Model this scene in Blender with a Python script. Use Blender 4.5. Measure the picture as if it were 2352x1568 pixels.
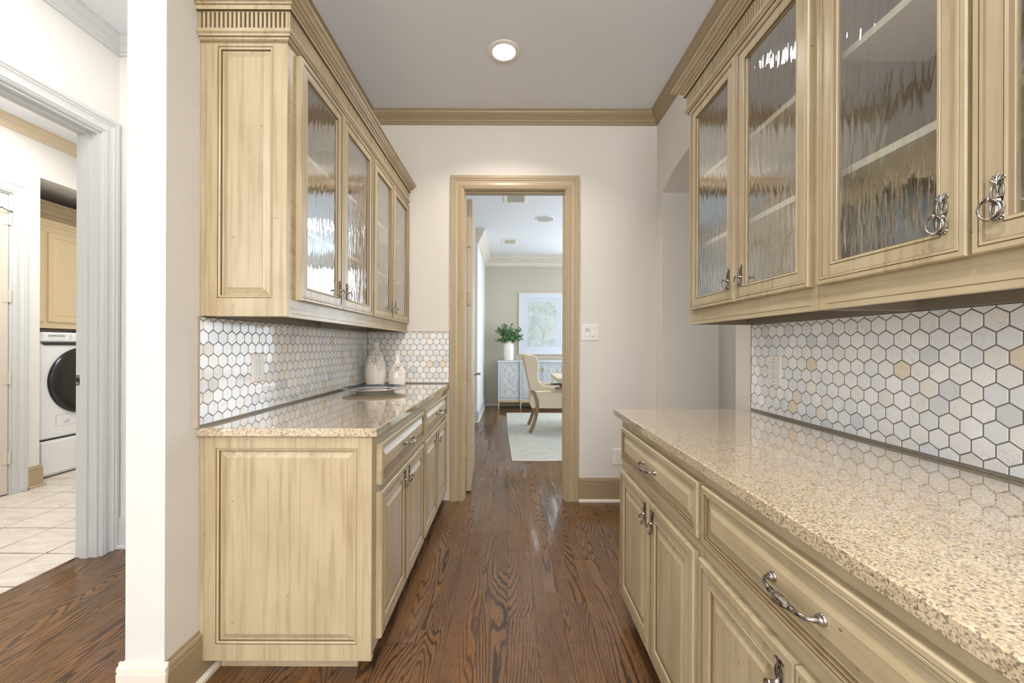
import bpy, math, random
from mathutils import Vector, Matrix, noise as mnoise
random.seed(7)
PI = math.pi
SC = bpy.context.scene
COL = SC.collection
for o in list(bpy.data.objects):
    bpy.data.objects.remove(o, do_unlink=True)

# ------------------------------------------------------------------ camera, world, lights, exposure
EYE = 1.217
cam_d = bpy.data.cameras.new('camera'); cam = bpy.data.objects.new('camera', cam_d); COL.objects.link(cam)
cam_d.sensor_width = 36.0; cam_d.lens = 936.0/2352*36.0
cam_d.shift_x = 4.0/2352; cam_d.shift_y = 9.0/2352
cam_d.clip_start = 0.02; cam_d.clip_end = 60
cam.matrix_world = Matrix.Translation((0, 0, EYE)) @ Matrix.Rotation(PI/2, 4, 'X') @ Matrix.Rotation(math.radians(0.2), 4, 'Z')
SC.camera = cam
w = bpy.data.worlds.new('world'); SC.world = w; w.use_nodes = True
w.node_tree.nodes['Background'].inputs[0].default_value = (0.72, 0.84, 1.0, 1)
w.node_tree.nodes['Background'].inputs[1].default_value = 1.0
SC.view_settings.view_transform = 'Standard'; SC.view_settings.look = 'None'
SC.view_settings.gamma = 1.0; SC.view_settings.use_curve_mapping = False
SC.view_settings.exposure = 0.10

def area(name, loc, aim, sx, sy, power, col, spread=PI):
    d = bpy.data.lights.new(name, 'AREA'); d.shape = 'RECTANGLE'; d.size = sx; d.size_y = sy
    d.energy = power; d.color = col; d.spread = spread
    o = bpy.data.objects.new(name, d); COL.objects.link(o); o.location = loc
    v = Vector(aim) - Vector(loc); o.rotation_euler = v.to_track_quat('-Z', 'Y').to_euler()
    return o
DAY = (0.80, 0.90, 1.0); NEU = (1.0, 0.985, 0.965); WARM = (1.0, 0.93, 0.84)
area('window_light_dining', (4.05, 5.9, 1.6), (0, 5.9, 1.6), 3.6, 2.2, 72, DAY)
area('window_light_dining_back', (2.72, 8.22, 1.5), (2.72, 0, 1.5), 2.7, 2.5, 105, DAY)
area('window_light_near', (0.1, -3.3, 1.25), (0.1, 0, 1.35), 1.9, 2.3, 30, NEU)
area('window_light_hall', (-2.25, -0.9, 1.5), (0, -0.7, 1.4), 1.8, 2.0, 23, DAY)
area('fill_uplight_near', (0.3, -2.3, 1.9), (0.3, -2.3, 4), 0.7, 0.7, 215, (1.0, 0.99, 0.99))  # added upward fill behind the camera, no fixture, to brighten the ceiling
area('fill_light_kitchen', (4.0, 2.4, 1.7), (1, 2.5, 1.5), 2.0, 2.0, 20, NEU)  # unseen fill added for brightness beyond the arch, no window there
area('ceiling_light_laundry', (-3.2, 2.7, 3.0), (-3.2, 2.7, 0), 0.9, 0.9, 48, (1.0, 0.97, 0.93))
area('fill_light_hall', (-1.75, 1.7, 3.0), (-1.75, 1.7, 0), 0.5, 0.5, 9, NEU)  # fixtureless fill added behind the pillar front to brighten the hall walls
area('fill_light_dining', (1.6, 6.0, 3.0), (1.6, 6.0, 0), 0.6, 0.6, 25, NEU)  # unseen fill added to lift the dining room, no ceiling fixture
for i, (cx, cy) in enumerate(((-0.045, 2.52), (0.0, 0.3), (0.0, -1.8))):
    area('can_and_fill_light', (cx, cy, 3.028), (cx, cy, 0), 0.12, 0.12, (12, 11, 12)[i], WARM, math.radians(125))  # first belongs to the recessed light; the other two are added for brightness

# ------------------------------------------------------------------ helpers
def s2l(c):
    return tuple(((v/255)/12.92 if v/255 <= .04045 else ((v/255+.055)/1.055)**2.4) for v in c) + (1.0,)

class NT:
    def __init__(s, m):
        s.m = m; s.t = m.node_tree; s.n = s.t.nodes; s.l = s.t.links
        s.b = s.n['Principled BSDF']
    def add(s, typ, **kw):
        nd = s.n.new(typ)
        for k, v in kw.items():
            if k.startswith('i_'):
                key = k[2:]; key = int(key) if key.isdigit() else key
                nd.inputs[key].default_value = v
            else: setattr(nd, k, v)
        return nd
    def link(s, a, b): s.l.new(a, b)
    def pos(s, scale, rand=0.0, coord='pos'):
        if coord == 'pos': out = s.add('ShaderNodeNewGeometry').outputs['Position']
        else: out = s.add('ShaderNodeTexCoord').outputs['Object']
        if rand:
            oi = s.add('ShaderNodeObjectInfo')
            mu = s.add('ShaderNodeMath', operation='MULTIPLY'); mu.inputs[1].default_value = rand
            s.link(oi.outputs['Random'], mu.inputs[0])
            va = s.add('ShaderNodeVectorMath', operation='ADD'); s.link(out, va.inputs[0]); s.link(mu.outputs[0], va.inputs[1])
            out = va.outputs[0]
        mp = s.add('ShaderNodeVectorMath', operation='MULTIPLY'); s.link(out, mp.inputs[0]); mp.inputs[1].default_value = scale
        return mp.outputs[0]
    def noise(s, vec, scale=1, detail=2, rough=.5, dist=0):
        nd = s.add('ShaderNodeTexNoise'); nd.inputs['Scale'].default_value = scale; nd.inputs['Detail'].default_value = detail
        nd.inputs['Roughness'].default_value = rough; nd.inputs['Distortion'].default_value = dist
        s.link(vec, nd.inputs['Vector']); return nd.outputs['Fac']
    def ramp(s, fac, stops, interp='LINEAR'):
        nd = s.add('ShaderNodeValToRGB'); cr = nd.color_ramp; cr.interpolation = interp
        while len(cr.elements) < len(stops): cr.elements.new(0.5)
        for e, (p, c) in zip(cr.elements, stops):
            e.position = p; e.color = c if len(c) == 4 else s2l(c)
        s.link(fac, nd.inputs[0]); return nd.outputs[0]
    def mix(s, fac, a, b, blend='MIX'):
        nd = s.add('ShaderNodeMix', data_type='RGBA', blend_type=blend)
        for src, ix in ((fac, 0), (a, 6), (b, 7)):
            if hasattr(src, 'is_linked') or hasattr(src, 'links'): s.link(src, nd.inputs[ix])
            else: nd.inputs[ix].default_value = src
        return nd.outputs[2]
    def math(s, op, a, b=None):
        nd = s.add('ShaderNodeMath', operation=op)
        for src, ix in ((a, 0), (b, 1)):
            if src is None: continue
            if hasattr(src, 'links'): s.link(src, nd.inputs[ix])
            else: nd.inputs[ix].default_value = src
        return nd.outputs[0]
    def bump(s, h, strength=.3, dist=.002):
        nd = s.add('ShaderNodeBump'); nd.inputs['Strength'].default_value = strength; nd.inputs['Distance'].default_value = dist
        s.link(h, nd.inputs['Height']); s.link(nd.outputs[0], s.b.inputs['Normal']); return nd.outputs[0]

def mat(name, col=(200, 200, 200), rough=.5, metal=0.0, spec=.5):
    m = bpy.data.materials.new(name); m.use_nodes = True
    b = m.node_tree.nodes['Principled BSDF']
    b.inputs['Base Color'].default_value = s2l(col); b.inputs['Roughness'].default_value = rough
    b.inputs['Metallic'].default_value = metal; b.inputs['Specular IOR Level'].default_value = spec
    return m

def wall_mat(name, col, bump=.35, rough=.75, scale=260):
    m = mat(name, col, rough); t = NT(m)
    n = t.noise(t.pos((1, 1, 1)), scale, 3, .55)
    t.bump(n, bump, .0015); return m

def cab_mat(name, col, glaze, grain, rough=.32, specks=True):
    """antique cream paint with brushed glaze; grain = scale vector (low along the grain)"""
    m = mat(name, col, rough); t = NT(m)
    a = t.noise(t.pos(grain), 1, 4, .6, .3)
    c = t.ramp(a, [(.22, glaze), (.50, col), (.78, tuple(min(255, int(v*1.04)) for v in col))])
    bl = t.noise(t.pos((5.1, 5.1, 2.4)), 1.5, 3, .55)
    c = t.mix(t.ramp(bl, [(.36, (0, 0, 0)), (.70, (165, 165, 165))]), c, s2l(glaze))
    if specks:
        v = t.add('ShaderNodeTexVoronoi', feature='F1'); v.inputs['Scale'].default_value = 1.0
        t.link(t.pos((20, 20, 52)), v.inputs['Vector'])
        sp = t.math('LESS_THAN', v.outputs['Distance'], .085)
        hs = t.add('ShaderNodeSeparateColor'); t.link(v.outputs['Color'], hs.inputs[0])
        sp = t.math('MULTIPLY', sp, t.math('GREATER_THAN', hs.outputs[0], .90))
        c = t.mix(sp, c, s2l((120, 92, 58)))
    t.link(c, t.b.inputs['Base Color'])
    t.bump(a, .10, .001); return m

M = {}
M['wall'] = wall_mat('wall_paint', (222, 217, 208))
M['pillar'] = wall_mat('wall_paint_pillar', (217, 215, 209), .9, .75, 170)
M['wall_hall'] = wall_mat('wall_paint_hall', (228, 226, 221), .9, .75, 170)
M['wall_dining'] = wall_mat('wall_paint_dining', (196, 190, 174), .1)
M['ceiling'] = wall_mat('ceiling_paint', (230, 232, 236), .15)
M['white'] = mat('white_plastic', (236, 232, 226), .3)
M['grey_plastic'] = mat('grey_plastic', (196, 190, 182), .4); M['slot'] = mat('dark_slot', (70, 66, 60), .5)
M['trim'] = mat('tan_trim_paint', (176, 157, 127), .34)
M['trim_shaded'] = mat('tan_trim_paint_shaded', (158, 140, 111), .4); M['trim_light'] = mat('light_tan_trim_paint', (214, 198, 172), .4); M['trim_cream'] = mat('cream_trim_paint', (226, 218, 204), .4)  # crown and baseboard tan is the trim paint with shade mixed into its colour
M['trim_hall'] = mat('pale_grey_trim_paint', (206, 208, 208), .38)
CREAM = (186, 171, 140); GLZ = (150, 131, 97)
M['cabv'] = cab_mat('cream_glazed_paint_vertical', CREAM, GLZ, (46, 46, 1.8))
M['cabh'] = cab_mat('cream_glazed_paint_horizontal', CREAM, GLZ, (46, 1.8, 46))
M['cabx'] = cab_mat('cream_glazed_paint_cross', CREAM, GLZ, (1.8, 46, 46))
M['glaze'] = mat('brown_glaze', (116, 94, 62), .5)
M['glaze2'] = mat('soft_glaze', (168, 150, 116), .36)
M['inner'] = mat('cabinet_interior', (128, 118, 102), .5)
M['shelf'] = mat('shelf_paint', (250, 242, 222), .4)
M['flute'] = mat('dark_flute_glaze', (84, 64, 40), .6); M['toe'] = mat('toe_kick_dark', (60, 46, 32), .6)
M['nickel'] = mat('antique_nickel', (168, 160, 152), .28, 1.0)
t = NT(M['nickel']); nn = t.noise(t.pos((1, 1, 1), coord='obj'), 90, 2)
t.link(t.ramp(nn, [(.35, (96, 88, 80)), (.6, (190, 184, 178))]), t.b.inputs['Base Color'])
M['trimlaundry'] = mat('beige_door_paint', (214, 205, 192), .4)
M['wood_leg'] = mat('weathered_oak', (152, 128, 98), .55)
M['gold'] = mat('satin_gold', (204, 180, 140), .4, .15)
M['black'] = mat('black_rubber', (30, 28, 26), .5)

# granite
m = mat('speckled_granite', (200, 180, 150), .045); t = NT(m); M['granite'] = m
p = t.pos((1, 1, 1))
v1 = t.add('ShaderNodeTexVoronoi', feature='SMOOTH_F1'); v1.inputs['Scale'].default_value = 330; v1.inputs['Smoothness'].default_value = .25; t.link(p, v1.inputs['Vector'])
sc = t.add('ShaderNodeSeparateColor'); t.link(v1.outputs['Color'], sc.inputs[0])
c1 = t.ramp(sc.outputs[0], [(.14, (126, 112, 94)), (.26, (174, 157, 132)), (.45, (200, 181, 152)), (.68, (214, 199, 172)), (.9, (190, 165, 130))])
n2 = t.noise(p, 230, 3, .65)
c2 = t.mix(t.ramp(n2, [(.60, (0, 0, 0)), (.65, (215, 215, 215))]), c1, s2l((76, 72, 68)))
n4 = t.noise(p, 120, 2, .6)
c2 = t.mix(t.ramp(n4, [(.64, (0, 0, 0)), (.70, (190, 190, 190))]), c2, s2l((84, 78, 74)))
n3 = t.noise(p, 30, 2, .5)
c3 = t.mix(t.ramp(n3, [(.35, (0, 0, 0)), (.7, (80, 80, 80))]), c2, s2l((210, 196, 172)))
t.link(c3, t.b.inputs['Base Color']); t.b.inputs['IOR'].default_value = 1.6; t.b.inputs['Coat Weight'].default_value = 1.0; t.b.inputs['Coat IOR'].default_value = 1.66; t.b.inputs['Coat Roughness'].default_value = .02

# marble hex tile
m = mat('marble_tile', (236, 236, 234), .10); t = NT(m); M['marble'] = m
oi = t.add('ShaderNodeObjectInfo')
base = t.ramp(oi.outputs['Random'], [(0, (220, 223, 225)), (.06, (234, 237, 239)), (.30, (245, 245, 244)), (.60, (241, 239, 235)), (.78, (239, 241, 242)), (.91, (236, 233, 227)), (.97, (236, 229, 214)), (.988, (232, 220, 196))], 'CONSTANT')
pv = t.pos((1, 1, 1), 37)
vn = t.noise(pv, 22, 4, .6, 1.2)
vein = t.ramp(vn, [(.47, (0, 0, 0)), (.50, (150, 150, 150)), (.53, (0, 0, 0))])
bl = t.noise(pv, 9, 2, .5)
vein = t.mix(t.ramp(bl, [(.45, (255, 255, 255)), (.62, (0, 0, 0))]), vein, (0, 0, 0, 1))
c = t.mix(vein, base, s2l((160, 162, 166)))
sf = t.noise(pv, 14, 3, .5)
c = t.mix(t.ramp(sf, [(.50, (0, 0, 0)), (.80, (120, 120, 120))]), c, s2l((206, 209, 214)))
t.link(c, t.b.inputs['Base Color'])
# a slightly different tilt of each tile's polish
M['grout'] = mat('grey_grout', (128, 122, 118), .8)
M['edge_strip'] = mat('taupe_edge_strip', (176, 164, 148), .4); M['pencil'] = mat('grey_trim_strip', (138, 130, 118), .45)

# wood planks
def wood_mat(name):
    m = mat(name, (100, 66, 40), .30); t = NT(m)
    oi = t.add('ShaderNodeObjectInfo')
    p = t.pos((6.2, .75, 1), 61)
    n = t.noise(p, 1.0, 1.5, .45, .25)
    px = t.add('ShaderNodeSeparateXYZ'); t.link(t.pos((1, 1, 1), 0), px.inputs[0])
    ph = t.math('ADD', t.math('MULTIPLY', n, 175.0), t.math('MULTIPLY', px.outputs[0], 430.0))
    fine = t.noise(t.pos((60, 9, 1), 13), 1, 4, .65)
    ph = t.math('ADD', ph, t.math('MULTIPLY', fine, 6.5))
    sn = t.math('SINE', ph)
    wob = t.noise(t.pos((9, 2.2, 1), 29), 1, 2)
    sn = t.math('ADD', t.math('MULTIPLY', sn, .5), .5)
    dark = t.ramp(t.math('ADD', sn, t.math('MULTIPLY', t.math('SUBTRACT', wob, .5), .9)), [(.06, (255, 255, 255)), (.40, (0, 0, 0))])
    tone = t.ramp(oi.outputs['Random'], [(0, (112, 82, 56)), (.35, (124, 91, 61)), (.6, (118, 84, 52)), (.8, (126, 95, 67)), (1, (106, 79, 56))])
    mot = t.noise(t.pos((14, 3, 1), 17), 1, 3, .55)
    c = t.mix(t.ramp(mot, [(.35, (0, 0, 0)), (.7, (150, 150, 150))]), tone, s2l((78, 54, 40)))
    org_ = t.noise(t.pos((4, 1.4, 1), 43), 1, 3, .6)
    c = t.mix(t.ramp(org_, [(.45, (0, 0, 0)), (.70, (190, 190, 190))]), c, s2l((140, 94, 50)))
    chat = t.noise(t.pos((9, 95, 1), 5), 1, 3, .7)
    c = t.mix(t.ramp(chat, [(.48, (0, 0, 0)), (.70, (130, 130, 130))]), c, s2l((74, 52, 38)))
    pore = t.noise(t.pos((260, 12, 1), 7), 1, 2, .6)
    c = t.mix(t.ramp(pore, [(.50, (0, 0, 0)), (.64, (170, 170, 170))]), c, s2l((56, 42, 34)))
    zone = t.noise(t.pos((5, 1.1, 1), 71), 1, 2, .5)
    dark = t.mix(t.ramp(zone, [(.34, (255, 255, 255)), (.66, (190, 190, 190))]), (0, 0, 0, 1), dark)
    c = t.mix(dark, c, s2l((50, 39, 33)))
    t.link(c, t.b.inputs['Base Color'])
    t.link(t.ramp(dark, [(0, (70, 70, 70)), (1, (130, 130, 130))]), t.b.inputs['Roughness'])
    t.bump(sn, .35, .0012); return m
M['wood'] = wood_mat('hand_scraped_oak')
M['gap'] = mat('dark_joint', (34, 24, 18), .7)

# rippled glass
m = bpy.data.materials.new('rain_glass'); m.use_nodes = True; M['rain'] = m
t = NT(m); n1 = t.noise(t.pos((1, 50, 9)), 1.0, 1, .5, .4); n2 = t.noise(t.pos((1, 120, 30)), 1.0, 1, .5)
hsum = t.math('ADD', n1, t.math('MULTIPLY', n2, .15))
bp = t.add('ShaderNodeBump'); bp.inputs['Strength'].default_value = .34; bp.inputs['Distance'].default_value = .006; t.link(hsum, bp.inputs['Height'])
gl = t.add('ShaderNodeBsdfGlass'); gl.inputs['IOR'].default_value = 1.45; gl.inputs['Roughness'].default_value = .02; gl.inputs['Color'].default_value = (.97, .985, .98, 1)
bq = t.add('ShaderNodeBump'); bq.inputs['Strength'].default_value = .16; bq.inputs['Distance'].default_value = .006; t.link(hsum, bq.inputs['Height']); t.link(bq.outputs[0], gl.inputs['Normal'])
tr = t.add('ShaderNodeBsdfTransparent'); tr.inputs[0].default_value = (.96, .97, .965, 1)
ms = t.add('ShaderNodeMixShader'); ms.inputs[0].default_value = .50
t.link(gl.outputs[0], ms.inputs[1]); t.link(tr.outputs[0], ms.inputs[2])
lw = t.add('ShaderNodeLayerWeight'); lw.inputs['Blend'].default_value = .5; t.link(bp.outputs[0], lw.inputs['Normal'])
fzo = t.math('ADD', t.math('MULTIPLY', t.math('POWER', lw.outputs['Facing'], 3.6), .88), .075)
gs = t.add('ShaderNodeBsdfGlossy'); gs.inputs['Roughness'].default_value = .03; t.link(bp.outputs[0], gs.inputs['Normal'])
m2 = t.add('ShaderNodeMixShader'); t.link(fzo, m2.inputs[0]); t.link(ms.outputs[0], m2.inputs[1]); t.link(gs.outputs[0], m2.inputs[2])
t.link(m2.outputs[0], t.n['Material Output'].inputs['Surface']); t.n.remove(t.b)
m = bpy.data.materials.new('clear_glass'); m.use_nodes = True; M['glass'] = m
t = NT(m); gl = t.add('ShaderNodeBsdfGlass'); gl.inputs['IOR'].default_value = 1.4; gl.inputs['Roughness'].default_value = .02
tr = t.add('ShaderNodeBsdfTransparent'); ms = t.add('ShaderNodeMixShader'); ms.inputs[0].default_value = .6
t.link(gl.outputs[0], ms.inputs[1]); t.link(tr.outputs[0], ms.inputs[2]); t.link(ms.outputs[0], t.n['Material Output'].inputs['Surface']); t.n.remove(t.b)
m = bpy.data.materials.new('clear_pane_back'); m.use_nodes = True; M['clearface'] = m; t = NT(m)
tr = t.add('ShaderNodeBsdfTransparent'); tr.inputs[0].default_value = (.97, .98, .975, 1); t.link(tr.outputs[0], t.n['Material Output'].inputs['Surface']); t.n.remove(t.b)
def emis(name, col, st):
    m = bpy.data.materials.new(name); m.use_nodes = True; b = m.node_tree.nodes['Principled BSDF']
    b.inputs['Base Color'].default_value = s2l(col); b.inputs['Emission Color'].default_value = s2l(col); b.inputs['Emission Strength'].default_value = st
    return m
M['lamp'] = emis('glowing_lens', (255, 250, 240), 14)

class MB:
    def __init__(s): s.v = []; s.f = []; s.m = []
    def add(s, vs, fs, m=0):
        k = len(s.v); s.v += [tuple(q) for q in vs]
        for f in fs: s.f.append(tuple(i+k for i in f)); s.m.append(m)
    def box(s, a, b, m=0):
        x0, x1 = sorted((a[0], b[0])); y0, y1 = sorted((a[1], b[1])); z0, z1 = sorted((a[2], b[2]))
        s.add([(x0, y0, z0), (x1, y0, z0), (x1, y1, z0), (x0, y1, z0), (x0, y0, z1), (x1, y0, z1), (x1, y1, z1), (x0, y1, z1)],
              [(0, 3, 2, 1), (4, 5, 6, 7), (0, 1, 5, 4), (1, 2, 6, 5), (2, 3, 7, 6), (3, 0, 4, 7)], m)
    def bbox(s, a, b, r=.003, m=0):
        """box with chamfered edges"""
        x0, x1 = sorted((a[0], b[0])); y0, y1 = sorted((a[1], b[1])); z0, z1 = sorted((a[2], b[2]))
        r = min(r, (x1-x0)*.45, (y1-y0)*.45, (z1-z0)*.45)
        c = Vector(((x0+x1)/2, (y0+y1)/2, (z0+z1)/2)); h = Vector(((x1-x0)/2, (y1-y0)/2, (z1-z0)/2))
        vs = []; idx = {}
        for sx in (-1, 1):
            for sy in (-1, 1):
                for sz in (-1, 1):
                    for ax in range(3):
                        q = [sx*(h[0]-r), sy*(h[1]-r), sz*(h[2]-r)]; q[ax] = (sx, sy, sz)[ax]*h[ax]
                        idx[(sx, sy, sz, ax)] = len(vs); vs.append((c[0]+q[0], c[1]+q[1], c[2]+q[2]))
        fs = []
        for ax in range(3):
            o1, o2 = [k for k in range(3) if k != ax]
            for sg in (-1, 1):
                def key(a1, a2, axx=ax):
                    k = [0, 0, 0]; k[ax] = sg; k[o1] = a1; k[o2] = a2; return idx[(k[0], k[1], k[2], axx)]
                f = [key(-1, -1), key(1, -1), key(1, 1), key(-1, 1)]
                if (sg > 0) == (ax == 1): f = f[::-1]
                fs.append(f)
        for ax in range(3):      # edges parallel to ax
            o1, o2 = [k for k in range(3) if k != ax]
            for a1 in (-1, 1):
                for a2 in (-1, 1):
                    def key(sa, axx):
                        k = [0, 0, 0]; k[ax] = sa; k[o1] = a1; k[o2] = a2; return idx[(k[0], k[1], k[2], axx)]
                    f = [key(-1, o1), key(1, o1), key(1, o2), key(-1, o2)]
                    if (a1*a2 > 0) != (ax == 1): f = f[::-1]
                    fs.append(f[::-1])
        for sx in (-1, 1):
            for sy in (-1, 1):
                for sz in (-1, 1):
                    f = [idx[(sx, sy, sz, 0)], idx[(sx, sy, sz, 1)], idx[(sx, sy, sz, 2)]]
                    if sx*sy*sz < 0: f = f[::-1]
                    fs.append(f)
        s.add(vs, fs, m)
    def poly(s, pts, fn, d0, d1, m=0):
        """extrude a 2D outline between depths; fn(p,q,d)->xyz"""
        n = len(pts); vs = [fn(a, b, d0) for a, b in pts]+[fn(a, b, d1) for a, b in pts]
        s.add(vs, [tuple(range(n)), tuple(range(2*n-1, n-1, -1))]+[(i, i+n, (i+1) % n+n, (i+1) % n) for i in range(n)], m)
    def tube(s, pts, r, n=8, closed=False, m=0, rib=0, ribd=0):
        pts = [Vector(p) for p in pts]; k = len(pts); rs = r if isinstance(r, (list, tuple)) else [r]*k
        rings = []; up = None
        for i, p in enumerate(pts):
            if closed: d = pts[(i+1) % k]-pts[i-1]
            else: d = pts[min(i+1, k-1)]-pts[max(i-1, 0)]
            d.normalize()
            if up is None: up = Vector((0, 0, 1)) if abs(d.z) < .9 else Vector((1, 0, 0))
            a = d.cross(up).normalized(); b = a.cross(d).normalized(); up = b
            rings.append([p+(a*math.cos(2*PI*j/n)+b*math.sin(2*PI*j/n))*rs[i]*(1+(ribd*math.cos(rib*2*PI*j/n) if rib else 0)) for j in range(n)])
        vs = [q for rg in rings for q in rg]; fs = []
        for i in range(k if closed else k-1):
            i2 = (i+1) % k
            for j in range(n):
                j2 = (j+1) % n; fs.append((i*n+j, i2*n+j, i2*n+j2, i*n+j2))
        if not closed:
            fs.append(tuple(range(n))); fs.append(tuple((k-1)*n+j for j in range(n-1, -1, -1)))
        s.add(vs, fs, m)
    def lathe(s, prof, c, n=24, axis='z', m=0, closed_ends=True, rib=0, ribd=0):
        k = len(prof); vs = []
        for r, h in prof:
            for j in range(n):
                a = 2*PI*j/n; rr = r*(1+(ribd*math.cos(rib*a) if rib else 0))
                x, y = rr*math.cos(a), rr*math.sin(a)
                if axis == 'z': q = (x, y, h)
                elif axis == 'x': q = (h, x, y)
                elif axis == '-x': q = (-h, -x, y)
                elif axis == '-y': q = (x, -h, y)
                else: q = (x, y, h)
                vs.append((c[0]+q[0], c[1]+q[1], c[2]+q[2]))
        fs = [(i*n+j, i*n+(j+1) % n, (i+1)*n+(j+1) % n, (i+1)*n+j) for i in range(k-1) for j in range(n)]
        if closed_ends: fs += [tuple(range(n-1, -1, -1)), tuple((k-1)*n+j for j in range(n))]
        s.add(vs, fs, m)
    def blob(s, c, r, n=8, m=0, rot=None):
        """ellipsoid"""
        k = n//2; vs = []; rx, ry, rz = r
        for i in range(k+1):
            th = PI*i/k
            for j in range(n):
                a = 2*PI*j/n; q = Vector((rx*math.sin(th)*math.cos(a), ry*math.sin(th)*math.sin(a), rz*math.cos(th)))
                if rot: q = rot @ q
                vs.append((c[0]+q[0], c[1]+q[1], c[2]+q[2]))
        fs = [(i*n+j, (i+1)*n+j, (i+1)*n+(j+1) % n, i*n+(j+1) % n) for i in range(k) for j in range(n)]
        s.add(vs, fs, m)
    def sweep(s, path, prof, fn, side=1, m=0, flags=None, caps=True, closed=False):
        """path: 2D points; prof: (offset, height); offset goes to the left (side=1) of travel. fn(p,q,h)->xyz"""
        P = [Vector(p) for p in path]; n = len(P); rings = []
        for i in range(n):
            def nrm(a, b):
                d = (b-a).normalized(); return Vector((-d.y, d.x))*side
            if closed or 0 < i < n-1:
                n1 = nrm(P[i-1], P[i]); n2 = nrm(P[i], P[(i+1) % n]); mm = (n1+n2); mm = mm/(mm.dot(n1))
            elif i == 0: mm = nrm(P[0], P[1])
            else: mm = nrm(P[-2], P[-1])
            rings.append([fn(*(P[i]+mm*o), h) for o, h in prof])
        k = len(prof); vs = [q for r in rings for q in r]
        for i in range(n if closed else n-1):
            i2 = (i+1) % n
            for j in range(k-1):
                s.add([vs[i*k+j], vs[i2*k+j], vs[i2*k+j+1], vs[i*k+j+1]], [(0, 1, 2, 3)], (flags[j] if flags else m))
        if caps and not closed:
            s.add(rings[0], [tuple(range(k))], m); s.add(rings[-1], [tuple(range(k-1, -1, -1))], m)
    def build(s, name, mats, parent=None, org=(0, 0, 0), smooth=False, fixn=True):
        me = bpy.data.meshes.new(name)
        me.from_pydata([(a-org[0], b-org[1], c-org[2]) for a, b, c in s.v], [], s.f)
        for mm in (mats if isinstance(mats, (list, tuple)) else [mats]): me.materials.append(M[mm] if isinstance(mm, str) else mm)
        me.polygons.foreach_set('material_index', s.m)
        if fixn:
            import bmesh
            b = bmesh.new(); b.from_mesh(me); bmesh.ops.remove_doubles(b, verts=b.verts, dist=1e-6)
            bmesh.ops.recalc_face_normals(b, faces=b.faces); b.to_mesh(me); b.free()
        if smooth:
            me.polygons.foreach_set('use_smooth', [True]*len(me.polygons))
            try: me.set_sharp_from_angle(angle=math.radians(smooth if smooth is not True else 45))
            except Exception: pass
        me.update()
        o = bpy.data.objects.new(name, me); COL.objects.link(o)
        if parent is not None:
            o.parent = parent
        else: o.location = org
        return o

def tag(o, label=None, cat=None, group=None, kind=None):
    if label: o['label'] = label
    if cat: o['category'] = cat
    if group: o['group'] = group
    if kind: o['kind'] = kind
    return o
def empty(name, loc, label=None, cat=None, group=None, kind=None):
    o = bpy.data.objects.new(name, None); COL.objects.link(o); o.location = loc; o.empty_display_size = .05
    return tag(o, label, cat, group, kind)
def struct(name, mb, mats, parent=None, org=(0, 0, 0), **k):
    o = mb.build(name, mats, parent, org, **k)
    if parent is None: o['kind'] = 'structure'
    return o
ID = lambda x, y, z: (x, y, z)
# frames: u along, v up, w outward
def FR(side, c):
    if side == 'L': return lambda u, v, w: (c+w, u, v)        # faces +X, u = Y
    if side == 'R': return lambda u, v, w: (c-w, -u, v)       # faces -X, u = -Y
    if side == 'N': return lambda u, v, w: (u, c-w, v)        # faces -Y (the camera), u = X
    if side == 'T': return lambda u, v, w: (-u, c+w, v)
def rect_loops(mb, fr, loops, fill=None, m=0):
    """loops: (u0,v0,u1,v1,h,flag) flag = material of the faces leading TO this loop"""
    prev = None
    for (u0, v0, u1, v1, h, fl) in loops:
        cur = [fr(u0, v0, h), fr(u1, v0, h), fr(u1, v1, h), fr(u0, v1, h)]
        if prev:
            for i in range(4):
                j = (i+1) % 4; mb.add([prev[i], prev[j], cur[j], cur[i]], [(0, 1, 2, 3)], fl)
        prev = cur
    if fill is not None: mb.add(prev, [(0, 1, 2, 3)], fill)
def insets(u0, v0, u1, v1, lst): return [(u0+d, v0+d, u1-d, v1-d, h, f) for d, h, f in lst]

# ------------------------------------------------------------------ the setting
XL, XR = -1.125, 1.145      # pantry side walls
YB = 3.195                  # far wall of the pantry
ZC = 3.035
DX0, DX1, DZ = -0.369, 0.432, 2.44
mb = MB(); mb.box((-5.2, -3.6, -.12), (4.4, 8.6, -.006)); struct('floor_base', mb, 'gap')
mb = MB(); mb.box((-5.2, -3.6, ZC), (4.4, 8.6, ZC+.1)); struct('ceiling', mb, 'ceiling')
mb = MB()   # left pantry wall with its end
mb.box((-1.253, 1.33, 0), (XL, YB, ZC)); struct('wall_left', mb, 'pillar')
mb = MB()   # back wall with doorway
mb.box((-1.6, YB, 0), (DX0, YB+.12, ZC)); mb.box((DX1, YB, 0), (4.2, YB+.12, ZC)); mb.box((DX0, YB, DZ), (DX1, YB+.12, ZC))
struct('wall_back', mb, 'wall')
# right wall, thick, with the arched opening
A0, A1 = 2.069, 3.08; ZS, ZA = 2.375, 2.49; XT = 1.575
mb = MB(); mb.box((XR, -3.5, 0), (XT, A0, ZC)); mb.box((XR, A1, 0), (XT, YB, ZC))
hs = (A1-A0)/2; Rr = (hs*hs+(ZA-ZS)**2)/(2*(ZA-ZS)); yc = (A0+A1)/2; zc = ZA-Rr; N = 24
arc = []
for i in range(N+1):
    y = A0+(A1-A0)*i/N; arc.append((y, zc+math.sqrt(Rr*Rr-(y-yc)**2)))
mb.poly(arc+[(A1, ZC), (A0, ZC)], lambda a, b, d: (d, a, b), XR, XT)
struct('wall_right', mb, 'wall')
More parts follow.
